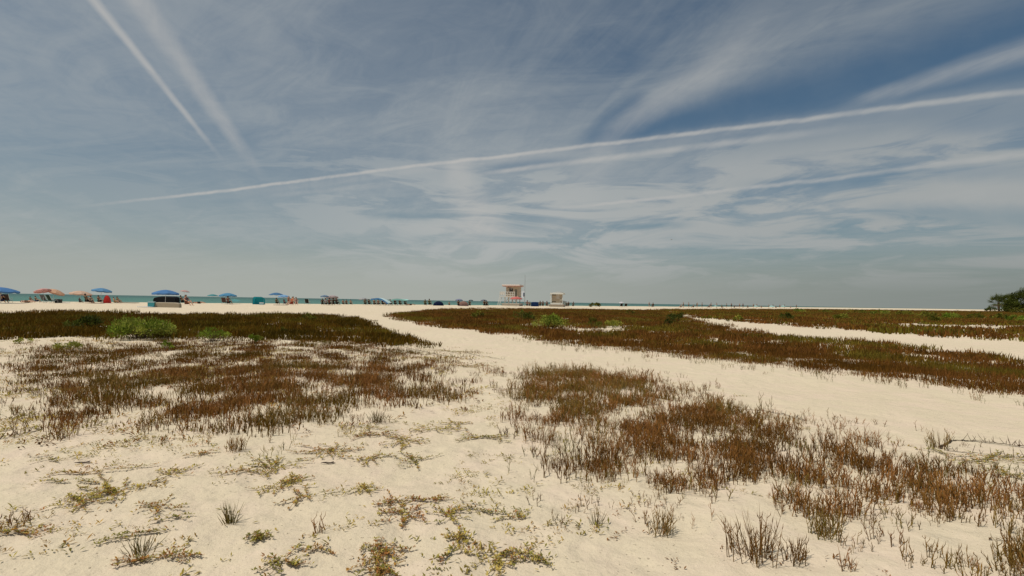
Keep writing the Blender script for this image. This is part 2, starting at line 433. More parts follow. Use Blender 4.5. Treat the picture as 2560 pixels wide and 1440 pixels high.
def proto_far(rs, n=30, spread=.25, hh=.2, wd=.014):
    """clump seen from further off: many slim upright blades"""
    P = []
    for i in range(n):
        a = rs.uniform(0, 6.28); r = spread*math.sqrt(rs.uniform(0, 1)); b = np.array([r*math.cos(a), r*math.sin(a), -.02])
        h = hh*rs.uniform(.5, 1.2); l = rs.normal(0, .22, 2)*h; w = rs.uniform(0, 3.14); d = np.array([math.cos(w), math.sin(w), 0])*wd
        m = b + np.array([l[0]*.4, l[1]*.4, h*.55]); t = b + np.array([l[0], l[1], h])
        v = np.array([b-d*.7, b+d*.7, m+d, m-d, t]); f = np.array([(0, 1, 2), (0, 2, 3), (3, 2, 4)])
        P.append((v, f, np.ones(3)*rs.uniform(.7, 1.3)))
    return merge(P)
_rs = np.random.default_rng(21)
PN = [proto_near(_rs, n, sp, hh) for n, sp, hh in ((9, .09, .105), (8, .08, .12), (7, .09, .09), (10, .10, .11), (5, .06, .14), (6, .08, .08))]
PNS = [proto_near(_rs, n, sp, hh) for n, sp, hh in ((3, .04, .09), (2, .03, .13), (4, .06, .07))]
PM = [proto_far(_rs, 24, .17, hh, .0034) for hh in (.095, .08, .11, .075)]
PF = [proto_far(_rs, 30, .28, hh, .010) for hh in (.15, .13, .17)]
PV = [proto_far(_rs, 34, .55, hh, .024) for hh in (.20, .16, .22)]
def inpoly(px, py, poly):
    c = np.zeros(px.shape, bool); n = len(poly); j = n-1
    for i in range(n):
        xi, yi = poly[i]; xj, yj = poly[j]
        if yi != yj: c ^= ((yi > py) != (yj > py)) & (px < (xj-xi)*(py-yi)/(yj-yi)+xi)
        j = i
    return c
def scatter(name, label, polys, protos, dens, jit, pal, smin=.75, smax=1.25, thr=-9, fs=.8, gain=1.0, dmin=0, dmax=1e9, holes=(), seed=0, mat=None, lw=.5):
    """spread clumps over the ground inside traced outlines; outlines lie on the ground, edges are ragged"""
    rs = np.random.default_rng(seed+100); pts = []
    for poly in polys:
        g = np.array([G(max(-1400, min(3900, a)), b) for a, b in poly]); lo = g.min(0)-.5; hi = g.max(0)+.5
        n = int(min((hi[0]-lo[0])*(hi[1]-lo[1])*dens, 900000)); x = rs.uniform(lo[0], hi[0], n); y = rs.uniform(lo[1], hi[1], n)
        Q = np.stack([x, y, H(x, y)], -1); qx, qy, w = project(Q); d = np.hypot(x, y)
        k = rs.normal(0, 1, n); jx = qx + rs.normal(0, 1, n)*jit[0]; jy = qy + k*jit[1]
        ok = (w > .8) & (d > dmin) & (d < dmax) & inpoly(jx, jy, poly)
        hx = qx + rs.normal(0, 1, n)*34; hy = qy + rs.normal(0, 1, n)*2.6
        for hpoly in holes: ok &= ~inpoly(hx, hy, hpoly)
        nz = fbm(x*fs, y*fs, 4, .6) + lw*fbm(x*fs*.3+40, y*fs*.3, 2)
        ok &= rs.uniform(0, 1, n) < np.clip((nz-thr)*gain, 0, 1)
        pts.append(Q[ok])
    Q = np.concatenate(pts); n = len(Q); which = rs.integers(0, len(protos), n)
    sc = rs.uniform(smin, smax, n); ang = rs.uniform(0, 6.283, n)
    hue = np.clip(fbm(Q[:, 0]*.35+7, Q[:, 1]*.35, 3)*.9 + .5 + rs.normal(0, .16, n), 0, .999); pal = np.array(pal, float)
    pi = hue*(len(pal)-1); i0 = pi.astype(int); fr = (pi-i0)[:, None]; col = pal[i0]*(1-fr) + pal[np.minimum(i0+1, len(pal)-1)]*fr
    col = col*rs.uniform(.75, 1.25, (n, 1))
    VV = []; FF = []; TT = []; off = 0
    for k, (v, f, t) in enumerate(protos):
        idx = np.where(which == k)[0]
        if not len(idx): continue
        c, s = np.cos(ang[idx])[:, None], np.sin(ang[idx])[:, None]; S = sc[idx][:, None]
        vx = (v[None, :, 0]*c - v[None, :, 1]*s)*S + Q[idx, 0][:, None]; vy = (v[None, :, 0]*s + v[None, :, 1]*c)*S + Q[idx, 1][:, None]
        vz = v[None, :, 2]*S*rs.uniform(.8, 1.2, (len(idx), 1)) + Q[idx, 2][:, None]
        VV.append(np.stack([vx, vy, vz], -1).reshape(-1, 3)); TT.append((t[None]*col[idx][:, None, :]).reshape(-1, 3))
        FF.append((f[None] + (np.arange(len(idx))*len(v))[:, None, None] + off).reshape(-1, 3)); off += len(idx)*len(v)
    V = np.concatenate(VV); F = np.concatenate(FF); T = np.concatenate(TT)
    o = mesh_np(name, V, F, mat or MAT_STALK, tint=T)
    tag(o, label, 'ground cover', None, 'stuff'); print(name, n, 'clumps', len(F), 'tris')
    return o
BROWN = [(.105, .046, .006), (.150, .062, .009), (.185, .074, .014), (.145, .070, .008), (.120, .082, .008), (.165, .118, .014)]
DARKB = [(.075, .048, .004), (.105, .056, .005), (.130, .060, .007), (.105, .078, .006), (.135, .068, .007)]
OLIVE = [(.13, .105, .022), (.19, .145, .03), (.25, .18, .05), (.16, .085, .025), (.12, .115, .024)]

A_POLY = [(-500, 793), (-200, 790), (0, 789), (150, 785), (250, 787), (500, 790), (620, 790), (700, 787), (850, 793), (905, 806), (960, 828), (1030, 852), (1085, 866),
          (1060, 870), (1000, 864), (860, 854), (640, 847), (560, 848), (430, 842), (250, 842), (140, 840), (0, 853), (-300, 870)]
C_POLY = [(980, 789), (1060, 779), (1300, 776.5), (1640, 776.5), (1690, 793), (1760, 812), (1850, 829), (2000, 846), (2200, 863), (2400, 882), (2560, 904), (2900, 946),
          (2900, 1040), (2560, 985), (2350, 960), (2000, 917), (1800, 897), (1600, 874), (1400, 856), (1300, 838), (1150, 822), (1050, 808)]
D_POLY = [(1650, 775.5), (1800, 774.5), (2000, 774.5), (2200, 776.2), (2400, 778.6), (2560, 780.5), (2900, 785), (3300, 792), (3300, 905), (2900, 878), (2560, 854), (2400, 846), (2200, 831), (2000, 818), (1850, 804), (1760, 794), (1700, 784)]
C_HOLES = [[(1330, 822), (1400, 818), (1480, 822), (1560, 812), (1600, 812), (1560, 824), (1620, 828), (1480, 834), (1380, 830)], [(2010, 866), (2090, 868), (2150, 876), (2060, 876)],
           [(2110, 898), (2170, 900), (2190, 912), (2130, 910)], [(1580, 796), (1660, 800), (1640, 806), (1590, 802)]]
D_HOLES = [[(2190, 801), (2300, 803), (2400, 810), (2330, 808)], [(2420, 790), (2520, 792), (2510, 803), (2440, 800)], [(2380, 812), (2560, 814), (2560, 824), (2420, 822)], [(1930, 805), (2000, 807), (1960, 810)]]
B_POLY = [(30, 930), (110, 880), (300, 866), (560, 850), (800, 858), (1000, 876), (1070, 905), (1110, 945), (1125, 975), (1060, 1000), (960, 1015), (900, 1045), (760, 1050), (640, 1080),
          (590, 1110), (540, 1085), (480, 1062), (350, 1035), (320, 1000), (230, 1010), (200, 1060), (130, 1085), (150, 985), (60, 960)]
E_POLY = [(1290, 950), (1330, 935), (1420, 930), (1520, 940), (1620, 968), (1750, 995), (1790, 1020), (1900, 1045), (1965, 1075), (1970, 1120), (2110, 1130), (2300, 1165), (2450, 1200), (2560, 1235),
          (3000, 1360), (3000, 1800), (2700, 1640), (2500, 1470), (2360, 1380), (2220, 1325), (2080, 1310), (1940, 1250), (1800, 1225), (1650, 1220), (1560, 1235), (1480, 1175), (1400, 1165), (1320, 1105), (1320, 1040)]
NB = [(.155, .074, .016), (.235, .106, .027), (.28, .125, .04), (.22, .112, .025), (.18, .122, .024), (.26, .165, .055)]; BB = [(.115, .054, .008), (.155, .066, .012), (.185, .077, .019), (.145, .074, .010), (.13, .084, .011)]
scatter('far_left_ground_cover', 'dense dark brown low ground cover on the left before the beach', [A_POLY], PF, 30, (16, 3), DARKB + [(.13, .10, .012)], .6, 1.35, -.62, .9, 1.5, seed=1, dmin=11)
scatter('middle_ground_cover', 'dense reddish brown ground cover between the two sand paths', [C_POLY], PF, 26, (14, 3), BB + [(.16, .12, .016)], .6, 1.35, -.62, .8, 1.4, holes=C_HOLES, seed=2, dmin=15)
scatter('middle_ground_cover', 'near end of the reddish brown ground cover between the two paths', [C_POLY], PM, 150, (18, 5), BB + [(.16, .12, .016)], .8, 1.6, -.6, 1.3, 1.0, holes=C_HOLES, seed=12, dmin=4, dmax=15.5, lw=.3)
scatter('far_right_ground_cover', 'brown and olive low ground cover beyond the narrow right-hand path', [D_POLY], PV, 2.8, (14, .8), BB + [(.16, .13, .016), (.12, .10, .012)], .7, 1.3, -.8, .2, 1.8, holes=D_HOLES, seed=3)
scatter('left_ground_cover', 'sparse reddish brown stalks on sand at left', [B_POLY], PM, 130, (48, 14), BB, .6, 1.45, -.33, 1.7, .85, seed=4, lw=.35)
scatter('left_ground_cover', 'upright brown stalks standing out of the left patch', [B_POLY], PN, 150, (50, 20), NB, .6, 1.45, -.36, 1.7, .75, seed=5, lw=.35, dmax=10)
scatter('right_ground_cover', 'reddish brown upright stalks in the big patch at lower right', [E_POLY], PN, 330, (34, 15), NB, .45, 1.5, -.50, 1.9, .72, seed=6, lw=.4)
scatter('right_ground_cover', 'fine low stems filling the big patch at lower right', [E_POLY], PM, 95, (26, 12), BB, .5, 1.0, -.28, 1.9, .8, seed=16, lw=.4)
E2 = [(2120, 1290), (2330, 1280), (2600, 1310), (2800, 1420), (2800, 1620), (2560, 1510), (2420, 1450), (2290, 1385), (2180, 1330)]
scatter('right_ground_cover', 'brown stalks running into the lower right corner', [E2], PN, 300, (34, 20), NB, .4, 1.15, -.75, 1.9, .7, seed=17, lw=.2)
# ragged fringes and thin outliers
scatter('path_edge_ground_cover', 'thin stalks and dead stems scattered along the edge of the wide path', [[(1280, 835), (1450, 862), (1700, 888), (2000, 922), (2300, 960), (2560, 992), (2900, 1040), (2900, 1060), (2560, 1015), (2300, 982), (2000, 940), (1700, 905), (1450, 878), (1300, 850)]],
        PNS, 40, (25, 6), OLIVE, .7, 1.2, -.5, 1.1, .7, seed=7)
scatter('sparse_stalks', 'thin scattered stalks around the lower right patch', [[(1260, 930), (1330, 918), (1540, 925), (1800, 1000), (2000, 1050), (2240, 1060), (2400, 1110), (2700, 1200), (2700, 1480), (2300, 1440), (1800, 1400), (1560, 1330), (1400, 1330), (1300, 1200), (1290, 1050)]],
        PNS, 120, (26, 16), OLIVE[:4] + NB[:3], .35, 1.05, -.25, 1.6, .8, seed=8)
scatter('sparse_stalks', 'thin scattered stalks around the left patch', [[(-200, 900), (60, 870), (200, 860), (1080, 880), (1170, 960), (1130, 1010), (1000, 1050), (980, 1110), (640, 1130), (480, 1090), (330, 1060), (100, 1100), (-200, 1010)]],
        PNS, 60, (40, 14), OLIVE[:4] + NB[:3], .6, 1.2, -.25, 1.6, .7, seed=9)
# ================================================================== PLANTS THAT CAN BE PICKED OUT ONE BY ONE
def leaf_np(c, d, up, L, w):
    """one pointed leaf, folded along its midrib"""
    d = d/np.linalg.norm(d); s = np.cross(d, up); s = s/(np.linalg.norm(s)+1e-9); n = np.cross(s, d)
    v = np.array([c, c + d*L*.5 + s*w*.5 + n*w*.18, c + d*L, c + d*L*.5 - s*w*.5 + n*w*.18]); return v, np.array([(0, 1, 2), (0, 2, 3)])
GREENS = [(.15, .205, .02), (.20, .25, .03), (.115, .165, .016), (.27, .29, .05)]
SUCC = [(.27, .215, .04), (.38, .30, .055), (.34, .185, .045), (.21, .19, .04), (.46, .35, .095), (.32, .14, .04)]
def creeping_plant(px, py, size, n, label, mix=0, up=.22, ang=None, seed=0, leafL=.0205):
    """beach creeper: runners hugging the sand with rows of small fleshy leaves"""
    rs = np.random.default_rng(seed+500); p = G(px, py); k = SCL(p); R0 = size*k*.62; n = int(n*1.35)
    t = thing('creeping_plant', label, 'plant', p, 0, 'creeping plants on the open sand')
    SV = []; LV = []
    for i in range(n):
        a = rs.uniform(0, 6.28) if ang is None else R(ang) + rs.normal(0, .25) + (math.pi if i % 2 else 0)
        L = R0*rs.uniform(.55, 1.25); q = np.array([0, 0, .0]) + (np.array([rs.normal(0, .12), rs.normal(0, .12), 0])*R0); pts = []
        m = max(6, int(L/.016)); hd = a + np.cumsum(rs.normal(0, .16, m)); xy = q[:2] + np.cumsum(np.stack([np.cos(hd), np.sin(hd)], -1)*L/m, 0)
        zz = H(p.x+xy[:, 0], p.y+xy[:, 1]) - p.z + .006 + .012*np.abs(np.sin(np.arange(m)*.5+i)); pts = np.concatenate([xy, zz[:, None]], 1)
        for j in range(m):
            if rs.uniform() < .82:
                nl = rs.integers(2, 6); base = np.array(SUCC[int(rs.integers(0, len(SUCC)))] if rs.uniform() < .65 else SUCC[mix])*rs.uniform(.75, 1.3)
                for e in range(nl):
                    w = rs.uniform(0, 6.28); d = np.array([math.cos(w), math.sin(w), rs.uniform(.15, 1.2)*up/.35]); Lf = leafL*rs.uniform(.6, 1.3)
                    v, f = leaf_np(pts[j], d, np.array([0, 0, 1.]), Lf, Lf*.36); LV.append((v, f, base*rs.uniform(.8, 1.25)))
        v, f = stem_np(pts, [.0019]*(len(pts)-1)+[0.0]); SV.append((v, f, np.array((.24, .15, .06))*rs.uniform(.7, 1.3)))
    v, f, c = merge(SV); mesh_np('runner', v, f, MAT_STALK, t, c)
    v, f, c = merge(LV); mesh_np('leaves', v, f, MAT_LEAF, t, c)
    return t
def grass_tuft(px, py, hpx, wpx, n, label, cols=OLIVE, lean=0.0, name='grass_tuft', seed=0, wiry=True):
    rs = np.random.default_rng(seed+900); p = G(px, py); k = SCL(p); h = hpx*k; r = wpx*k*.5
    t = thing(name, label, 'grass', p, 0, 'separate grass tufts'); B = [[], []]
    for i in range(n):
        a = rs.uniform(0, 6.28); q = rs.uniform(0, 1)**.7; b = np.array([math.cos(a)*r*.6*q, math.sin(a)*r*.6*q, -.008])
        hh = h*rs.uniform(.3, 1.08); o = np.array([math.cos(a), math.sin(a)])*r*q*rs.uniform(.5, 1.2) + np.array([lean*hh, 0])
        tt = np.linspace(0, 1, 5); pts = b + np.stack([o[0]*tt**1.3 + np.cumsum(rs.normal(0, hh*.04, 5)), o[1]*tt**1.3 + np.cumsum(rs.normal(0, hh*.04, 5)), hh*(tt-.2*q*tt**2)], -1)
        rad = .0016*rs.uniform(.7, 1.3); v, f = stem_np(pts, [rad, rad, rad*.85, rad*.6, 0.0])
        c = np.array(cols[int(rs.integers(0, len(cols)))])*rs.uniform(.7, 1.15); B[i % 4 == 0].append((v, f, c))
    if wiry:
        v, f, c = proto_near(rs, max(5, n//3), r*1.1, h*.8); c = c*np.array(cols[int(rs.integers(0, len(cols)))])*1.1; B[0] = [(v, f, c)] + B[0][:n//6]
    for nm, L in (('blades', B[0]), ('dry_stems', B[1])):
        v, f, c = merge(L); mesh_np(nm, v, f, MAT_STALK, t, c*(1.25 if nm == 'dry_stems' else 1))['kind'] = 'stuff'
    return t
def shrub(px, py, wpx, hpx, nl, label, cols=GREENS, leafL=.07, lw=.38, flat=.5, name='shrub', lumps=14, seed=0, group='green dune shrubs', upw=.6):
    rs = np.random.default_rng(seed+1300); p = G(px, py); k = SCL(p); w = wpx*k*.52; h = hpx*k*1.22
    t = thing(name, label, 'shrub', p, 0, group); S = []; LV = []
    cs = []
    for i in range(lumps):
        a = rs.uniform(0, 6.28); q = math.sqrt(rs.uniform(0, 1)); cx, cy = math.cos(a)*w*q*.82, math.sin(a)*w*q*.7
        top = h*(1-.55*q*q)*rs.uniform(.7, 1.0); cs.append((cx, cy, top, w*rs.uniform(.12, .24)))
        b = np.array([cx*.25, cy*.25, -.03]); e = np.array([cx, cy, top*.72]); m = (b+e)/2 + np.array([rs.normal(0, .04), rs.normal(0, .04), h*.06])*1.0
        v, f = stem_np([b, m, e], [.012*max(.5, h), .009*max(.5, h), .004]); S.append((v, f, np.array((.09, .06, .035))))
    per = nl//lumps
    for cx, cy, top, r in cs:
        g = rs.uniform(.6, 1.35); col = np.array(cols[int(rs.integers(0, len(cols)))])
        for i in range(per):
            u = rs.normal(0, 1, 3); u /= np.linalg.norm(u); rr = r*rs.uniform(.4, 1.15)
            c = np.array([cx + u[0]*rr, cy + u[1]*rr, max(.02, top*.62 + u[2]*min(rr*.9, top*.45))])
            d = u*.8 + np.array([rs.normal(0, .4), rs.normal(0, .4), upw+rs.normal(0, .3)]); Lf = leafL*rs.uniform(.6, 1.25)
            v, f = leaf_np(c, d, np.array([0, 0, 1.]) + rs.normal(0, .35, 3), Lf, Lf*lw); LV.append((v, f, col*g*rs.uniform(.8, 1.25)))
    v, f, c = merge(S); mesh_np('branches', v, f, MAT_STALK, t, c)
    v, f, c = merge(LV); mesh_np('foliage', v, f, MAT_SHRUB, t, c)
    return t
DKG = [(.065, .080, .012), (.085, .10, .016), (.055, .065, .012)]
YEL = [(.25, .26, .035), (.31, .30, .05), (.20, .21, .03)]
OLG = [(.135, .135, .018), (.17, .165, .024), (.12, .115, .016)]
shrub(350, 846, 176, 60, 4200, 'largest leafy green shrub on the left, in front of the dark ground cover', leafL=.075, lumps=46, seed=1)
shrub(535, 854, 84, 42, 1000, 'rounded bright green shrub to the right of the largest shrub', leafL=.055, lumps=22, seed=2)
shrub(634, 868, 44, 46, 380, 'straggly green plant leaning left at the edge of the bare sand', leafL=.075, lumps=6, seed=3, upw=1.2)
shrub(172, 876, 74, 24, 700, 'low spreading yellow-green plant on sand at far left', YEL, .05, lumps=14, seed=4)
shrub(62, 858, 44, 15, 240, 'tiny yellow-green plant beside the dark ground cover at the left edge', YEL, .05, lumps=7, seed=14)
shrub(414, 876, 38, 26, 320, 'small green sprout below the largest shrub', GREENS, .05, lumps=6, seed=5)
shrub(212, 824, 92, 40, 1000, 'dark olive shrub sunk in the ground cover left of the largest shrub', DKG, .09, lumps=14, seed=6)
shrub(710, 834, 26, 22, 150, 'small lone sprig standing in the dark ground cover', OLG, .07, lumps=4, seed=7)
shrub(768, 805, 40, 22, 260, 'small olive shrub on the far left ground cover near the beach', OLG, .12, lumps=6, seed=8)
shrub(1376, 824, 100, 42, 2400, 'rounded green shrub in the middle between the two paths', leafL=.08, lumps=32, seed=9)
shrub(1484, 824, 46, 32, 420, 'yellowish tufted shrub right of the rounded middle shrub', OLG, .12, .2, lumps=8, seed=10, upw=1.4)
shrub(1532, 818, 62, 18, 700, 'low bright green clump on the bare sand in the middle', YEL, .08, lumps=12, seed=11)
shrub(1304, 802, 66, 28, 600, 'dark shrub behind and left of the rounded middle shrub', DKG, .12, lumps=9, seed=12)
shrub(1196, 800, 34, 28, 260, 'upright dark olive shrub at the left of the middle ground cover', OLG, .13, lumps=5, seed=13)
shrub(1692, 808, 52, 32, 500, 'dark shrub beside the start of the narrow right-hand path', DKG, .12, lumps=9, seed=15)
shrub(1672, 818, 30, 22, 240, 'lower dark clump at the foot of the path-side shrub', DKG, .1, lumps=5, seed=16)
shrub(1576, 790, 26, 18, 160, 'small grey-green shrub in the back of the middle ground cover', OLG, .13, lumps=5, seed=17)
shrub(1488, 768, 28, 13, 900, 'lone green shrub on the open beach right of the towers', OLG, .3, lumps=7, seed=18)
shrub(1846, 803, 30, 13, 220, 'small yellow-green clump at the upper edge of the narrow path', YEL, .14, lumps=6, seed=19)
shrub(1966, 801, 40, 20, 320, 'dark green shrub above the narrow right-hand path', DKG, .16, lumps=8, seed=20)
for i, (x, y, w, h, lab) in enumerate([(1994, 781, 40, 9, 'low olive shrub on the skyline right of the distant bathers'), (2060, 784, 46, 10, 'wide low olive shrub left of the skyline sand gap'),
        (2140, 786, 52, 12, 'olive shrub below the pale strip of far sand'), (2204, 789, 56, 13, 'broad olive shrub in the middle of the right-hand row'),
        (2262, 790, 46, 13, 'rounded olive shrub in the right-hand row near the horizon'), (2320, 796, 60, 16, 'wide olive shrub just above the right-hand sand patch'),
        (2386, 800, 58, 18, 'dense olive shrub left of the bare patch below the palm'), (2442, 799, 44, 14, 'shrub at the left side of the bare sand below the palm'),
        (2500, 801, 40, 16, 'shrub standing in the bare sand below the palm'), (2545, 806, 50, 18, 'tawny shrub at the right edge under the trees'), (2105, 799, 40, 12, 'dark shrub in front of the broad olive row'), (2330, 806, 36, 12, 'small dark shrub in front of the wide olive shrub')]):
    shrub(x, y, w, h, 340, lab, OLG if i % 3 else GREENS, .22, .4, lumps=9, seed=30+i, group='olive shrubs along the right horizon')
# grass tufts standing alone
for i, a in enumerate([(575, 1308, 62, 50, 46, 'olive grass tuft alone on the open sand at lower left'), (352, 1386, 70, 90, 40, 'dark sprawling grass tuft in the lower left corner area'),
        (940, 1056, 46, 56, 60, 'dense green tuft at the lower right end of the left patch'), (1490, 1312, 48, 44, 26, 'thin spiky tuft on sand left of the big right patch'),
        (1652, 1334, 72, 54, 56, 'tall yellowish tuft below the right patch'), (1880, 1392, 130, 120, 90, 'tall wiry grass tuft at bottom right of centre'),
        (2165, 1112, 52, 110, 70, 'separate brown tuft on the sand by the wide path'), (2345, 1118, 58, 46, 44, 'brown tuft at the start of the long runner'),
        (2065, 1342, 80, 70, 70, 'brown tuft under the right patch near the bottom'), (1348, 1102, 70, 80, 80, 'brown tuft at the left end of the right patch'),
        (160, 1092, 70, 60, 50, 'brown tuft at the left end of the left patch'), (588, 1128, 52, 44, 50, 'brown tuft at the lower tip of the left patch'),
        (1190, 956, 26, 30, 20, 'low green tuft between the two brown patches'), (30, 1310, 40, 80, 30, 'reddish tuft at the left edge'), (800, 1330, 62, 30, 12, 'few bare stalks on sand below centre-left'),
        (1990, 1402, 90, 60, 40, 'thin bare stalks right of the wiry grass tuft'), (2108, 1420, 64, 44, 12, 'sparse bent stalks near the bottom edge'), (2440, 1000, 30, 20, 14, 'small green tuft at the edge of the path on the right')]):
    x, y, h, w, n, lab = a; red = i in (6, 7, 8, 9, 10, 11, 13)
    grass_tuft(x, y, h, w, int(n*1.15), lab, NB if red or i > 3 else OLIVE, lean=(.25 if i == 4 else -.15 if i == 5 else 0), seed=i, wiry=i not in (0, 1, 2, 3))
# creeping sprigs
for i, a in enumerate([(290, 1228, 150, 16, 'widest creeping plant at lower left, green in the middle', 1), (200, 1262, 110, 10, 'creeping plant just below-left of the widest one', 1), (250, 1180, 170, 5, 'thin line of creepers above the widest creeping plant', 2, 8),
        (430, 1185, 90, 9, 'yellow-green creeping plant right of the thin line', 1), (180, 1205, 110, 5, 'dark creeping strand at upper left of the open sand', 3, 8), (395, 1270, 90, 7, 'pinkish creeping sprigs under the yellow-green one', 2),
        (330, 1340, 110, 6, 'bare-stemmed creeping plant above the dark grass tuft', 3, 25), (420, 1300, 80, 4, 'short slanting strand above centre of lower left', 3, 30), (645, 1345, 60, 9, 'upright leafy sprig cluster at lower left centre', 3),
        (690, 1170, 110, 12, 'yellowish creeping plant under the left brown patch', 1), (700, 1215, 120, 14, 'largest golden creeping plant below the left patch', 4), (600, 1180, 80, 7, 'small creeping plant left of the golden one', 2), (500, 1140, 50, 6, 'small reddish rosette on sand below the left patch', 5),
        (760, 1245, 110, 7, 'loose creeping strands right of the golden plant', 2), (905, 1225, 70, 12, 'compact golden creeping plant in the centre', 4), (985, 1258, 90, 10, 'pinkish creeping plant in the centre', 5), (1075, 1255, 90, 9, 'reddish creeping plant right of the pinkish one', 5, 10),
        (1010, 1290, 120, 12, 'dense red and gold creeping plant below centre', 5), (1120, 1290, 110, 10, 'green and gold creeping plant right of the dense one', 1), (1195, 1275, 90, 6, 'small creeping strand reaching right towards the bare sand', 3, 170),
        (950, 1375, 110, 14, 'red and yellow creeping plant at the bottom, left of the middle', 5), (945, 1425, 110, 12, 'creeping plant cut by the bottom edge below the red and yellow one', 2), (1155, 1345, 90, 10, 'bushy yellow-green creeping plant near the bottom centre', 1), (1120, 1390, 70, 5, 'thin strand running down-left from the bushy one', 3, 50),
        (1245, 1400, 110, 12, 'gold-tipped creeping plant near the bottom right of centre', 4), (1320, 1395, 110, 8, 'dark creeping plant right of the gold-tipped one', 3, -25), (1290, 1300, 80, 6, 'small strand beside the bare sand, centre right', 3), (700, 1410, 100, 10, 'dark green creeping plant at the bottom left of centre', 3),
        (790, 1375, 90, 5, 'thin red creeping strand near the bottom left of centre', 2, 12), (400, 1400, 130, 9, 'reddish creeping plant at the bottom under the dark tuft', 5, 15), (30, 1335, 110, 7, 'creeping strand below the reddish tuft at the left edge', 5, 20), (1080, 1075, 120, 9, 'green creeping plant between the two brown patches', 1, 5),
        (1140, 1060, 70, 8, 'small bright creeping plant near the left tip of the right patch', 1), (950, 1090, 110, 10, 'reddish creeping plant just below the left patch', 5), (1010, 1105, 110, 12, 'gold creeping plant below the left patch', 4), (1200, 1095, 120, 9, 'creeping plant left of the foot of the right patch', 3, 0),
        (1040, 1155, 100, 10, 'dark green creeping plant on the sand in the middle', 3), (820, 1130, 130, 12, 'mixed creeping plant under the middle of the left patch', 2), (920, 1150, 90, 9, 'ragged creeping plant in the middle of the sand', 1), (2480, 1150, 190, 12, 'creeping plant spread below the long runner at the right', 3, -10),
        (2520, 1190, 120, 8, 'creeping plant at the right edge under the long runner', 3), (130, 1150, 90, 4, 'thin creeping strand near the left edge', 3, 10), (1150, 915, 130, 10, 'flat creeper on the sand where the left patch meets the path', 2, 2), (1120, 880, 130, 10, 'creeper trailing off the dark ground cover onto the path', 3, -8)]):
    creeping_plant(a[0], a[1], a[2], a[3], a[4], a[5], ang=a[6] if len(a) > 6 else None, seed=i)
# long woody runners and driftwood
def runner(px_pts, rad, label, name='vine_runner', col=(.10, .06, .03), shoots=0, seed=0):
    rs = np.random.default_rng(seed); P = [G(*q) for q in px_pts]; o = P[0]; pts = []
    for a, b in zip(P[:-1], P[1:]):
        for j in range(8):
            q = a.lerp(b, j/8); x, y = q.x+rs.normal(0, .008), q.y+rs.normal(0, .008); pts.append(np.array([x-o.x, y-o.y, H1(x, y)-o.z+rad*.8+abs(rs.normal(0, .006))]))
    t = thing(name, label, 'vine', o, 0)
    v, f = stem_np(pts, [rad]*(len(pts)-1)+[0.0], 5); mesh_np('stem', v, f, MAT_STALK, t, np.array(col))
    S = []
    for i in range(shoots):
        q = pts[int(rs.integers(0, len(pts)))]; L = rs.uniform(.03, .09); a = rs.uniform(0, 6.28)
        v, f = stem_np([q, q+[math.cos(a)*L*.4, math.sin(a)*L*.4, L*.6], q+[math.cos(a)*L*.6, math.sin(a)*L*.6, L]], [.0025, .002, 0.0]); S.append((v, f, np.array(col)*rs.uniform(.8, 1.5)))
    if S: v, f, c = merge(S); mesh_np('shoots', v, f, MAT_STALK, t, c)['kind'] = 'stuff'
runner([(2352, 1122), (2384, 1102), (2440, 1104), (2500, 1112), (2560, 1120), (2700, 1140)], .010, 'long dark woody runner on the path edge at the right', shoots=30, seed=1)
runner([(2370, 1128), (2440, 1136), (2540, 1146), (2640, 1160)], .006, 'second thinner runner under the long dark one', shoots=24, seed=2)
runner([(1790, 1002), (1850, 1022), (1920, 1030), (1970, 1040), (2030, 1056)], .008, 'woody runner along the upper edge of the right patch', shoots=34, seed=3)
runner([(-60, 1112), (0, 1098), (60, 1084), (118, 1072)], .007, 'slanting woody runner at the left edge', shoots=14, seed=4)
runner([(1180, 900), (1130, 892), (1060, 880), (1000, 866)], .012, 'dark runner trailing off the left ground cover onto the path', shoots=30, seed=5)
runner([(1260, 900), (1200, 890), (1160, 880)], .009, 'thin tip of runner lying on the wide path', shoots=8, seed=6)
runner([(0, 1052), (40, 1046), (110, 1030)], .006, 'short runner above the slanting one at the left edge', shoots=10, seed=7)
def driftwood(px, py, L, label, rot, seed):
    rs = np.random.default_rng(seed); p = G(px, py); t = thing('driftwood_stick', label, 'stick', p, R(rot), 'small dark sticks on the sand')
    n = 7; pts = [np.array([(i/(n-1)-.5)*L, rs.normal(0, .004), .010+abs(rs.normal(0, .002))]) for i in range(n)]
    m = MB(); m.tube([tuple(q) for q in pts], [.002, .004, .006, .006, .005, .004, .002], 6); b = m.build('wood', principled('driftwood', (.085, .06, .045), .9, .3, 60, .6, 90), t)
    m = MB(); m.tube([tuple(pts[4]), (pts[4][0]+.02, .018, .016)], [.006, .003], 5); m.build('knot', b.data.materials[0], b)
driftwood(207, 1160, .11, 'dark stick lying on open sand at lower left', 12, 1); driftwood(820, 1161, .11, 'dark stick lying on sand below the left patch', 6, 2)
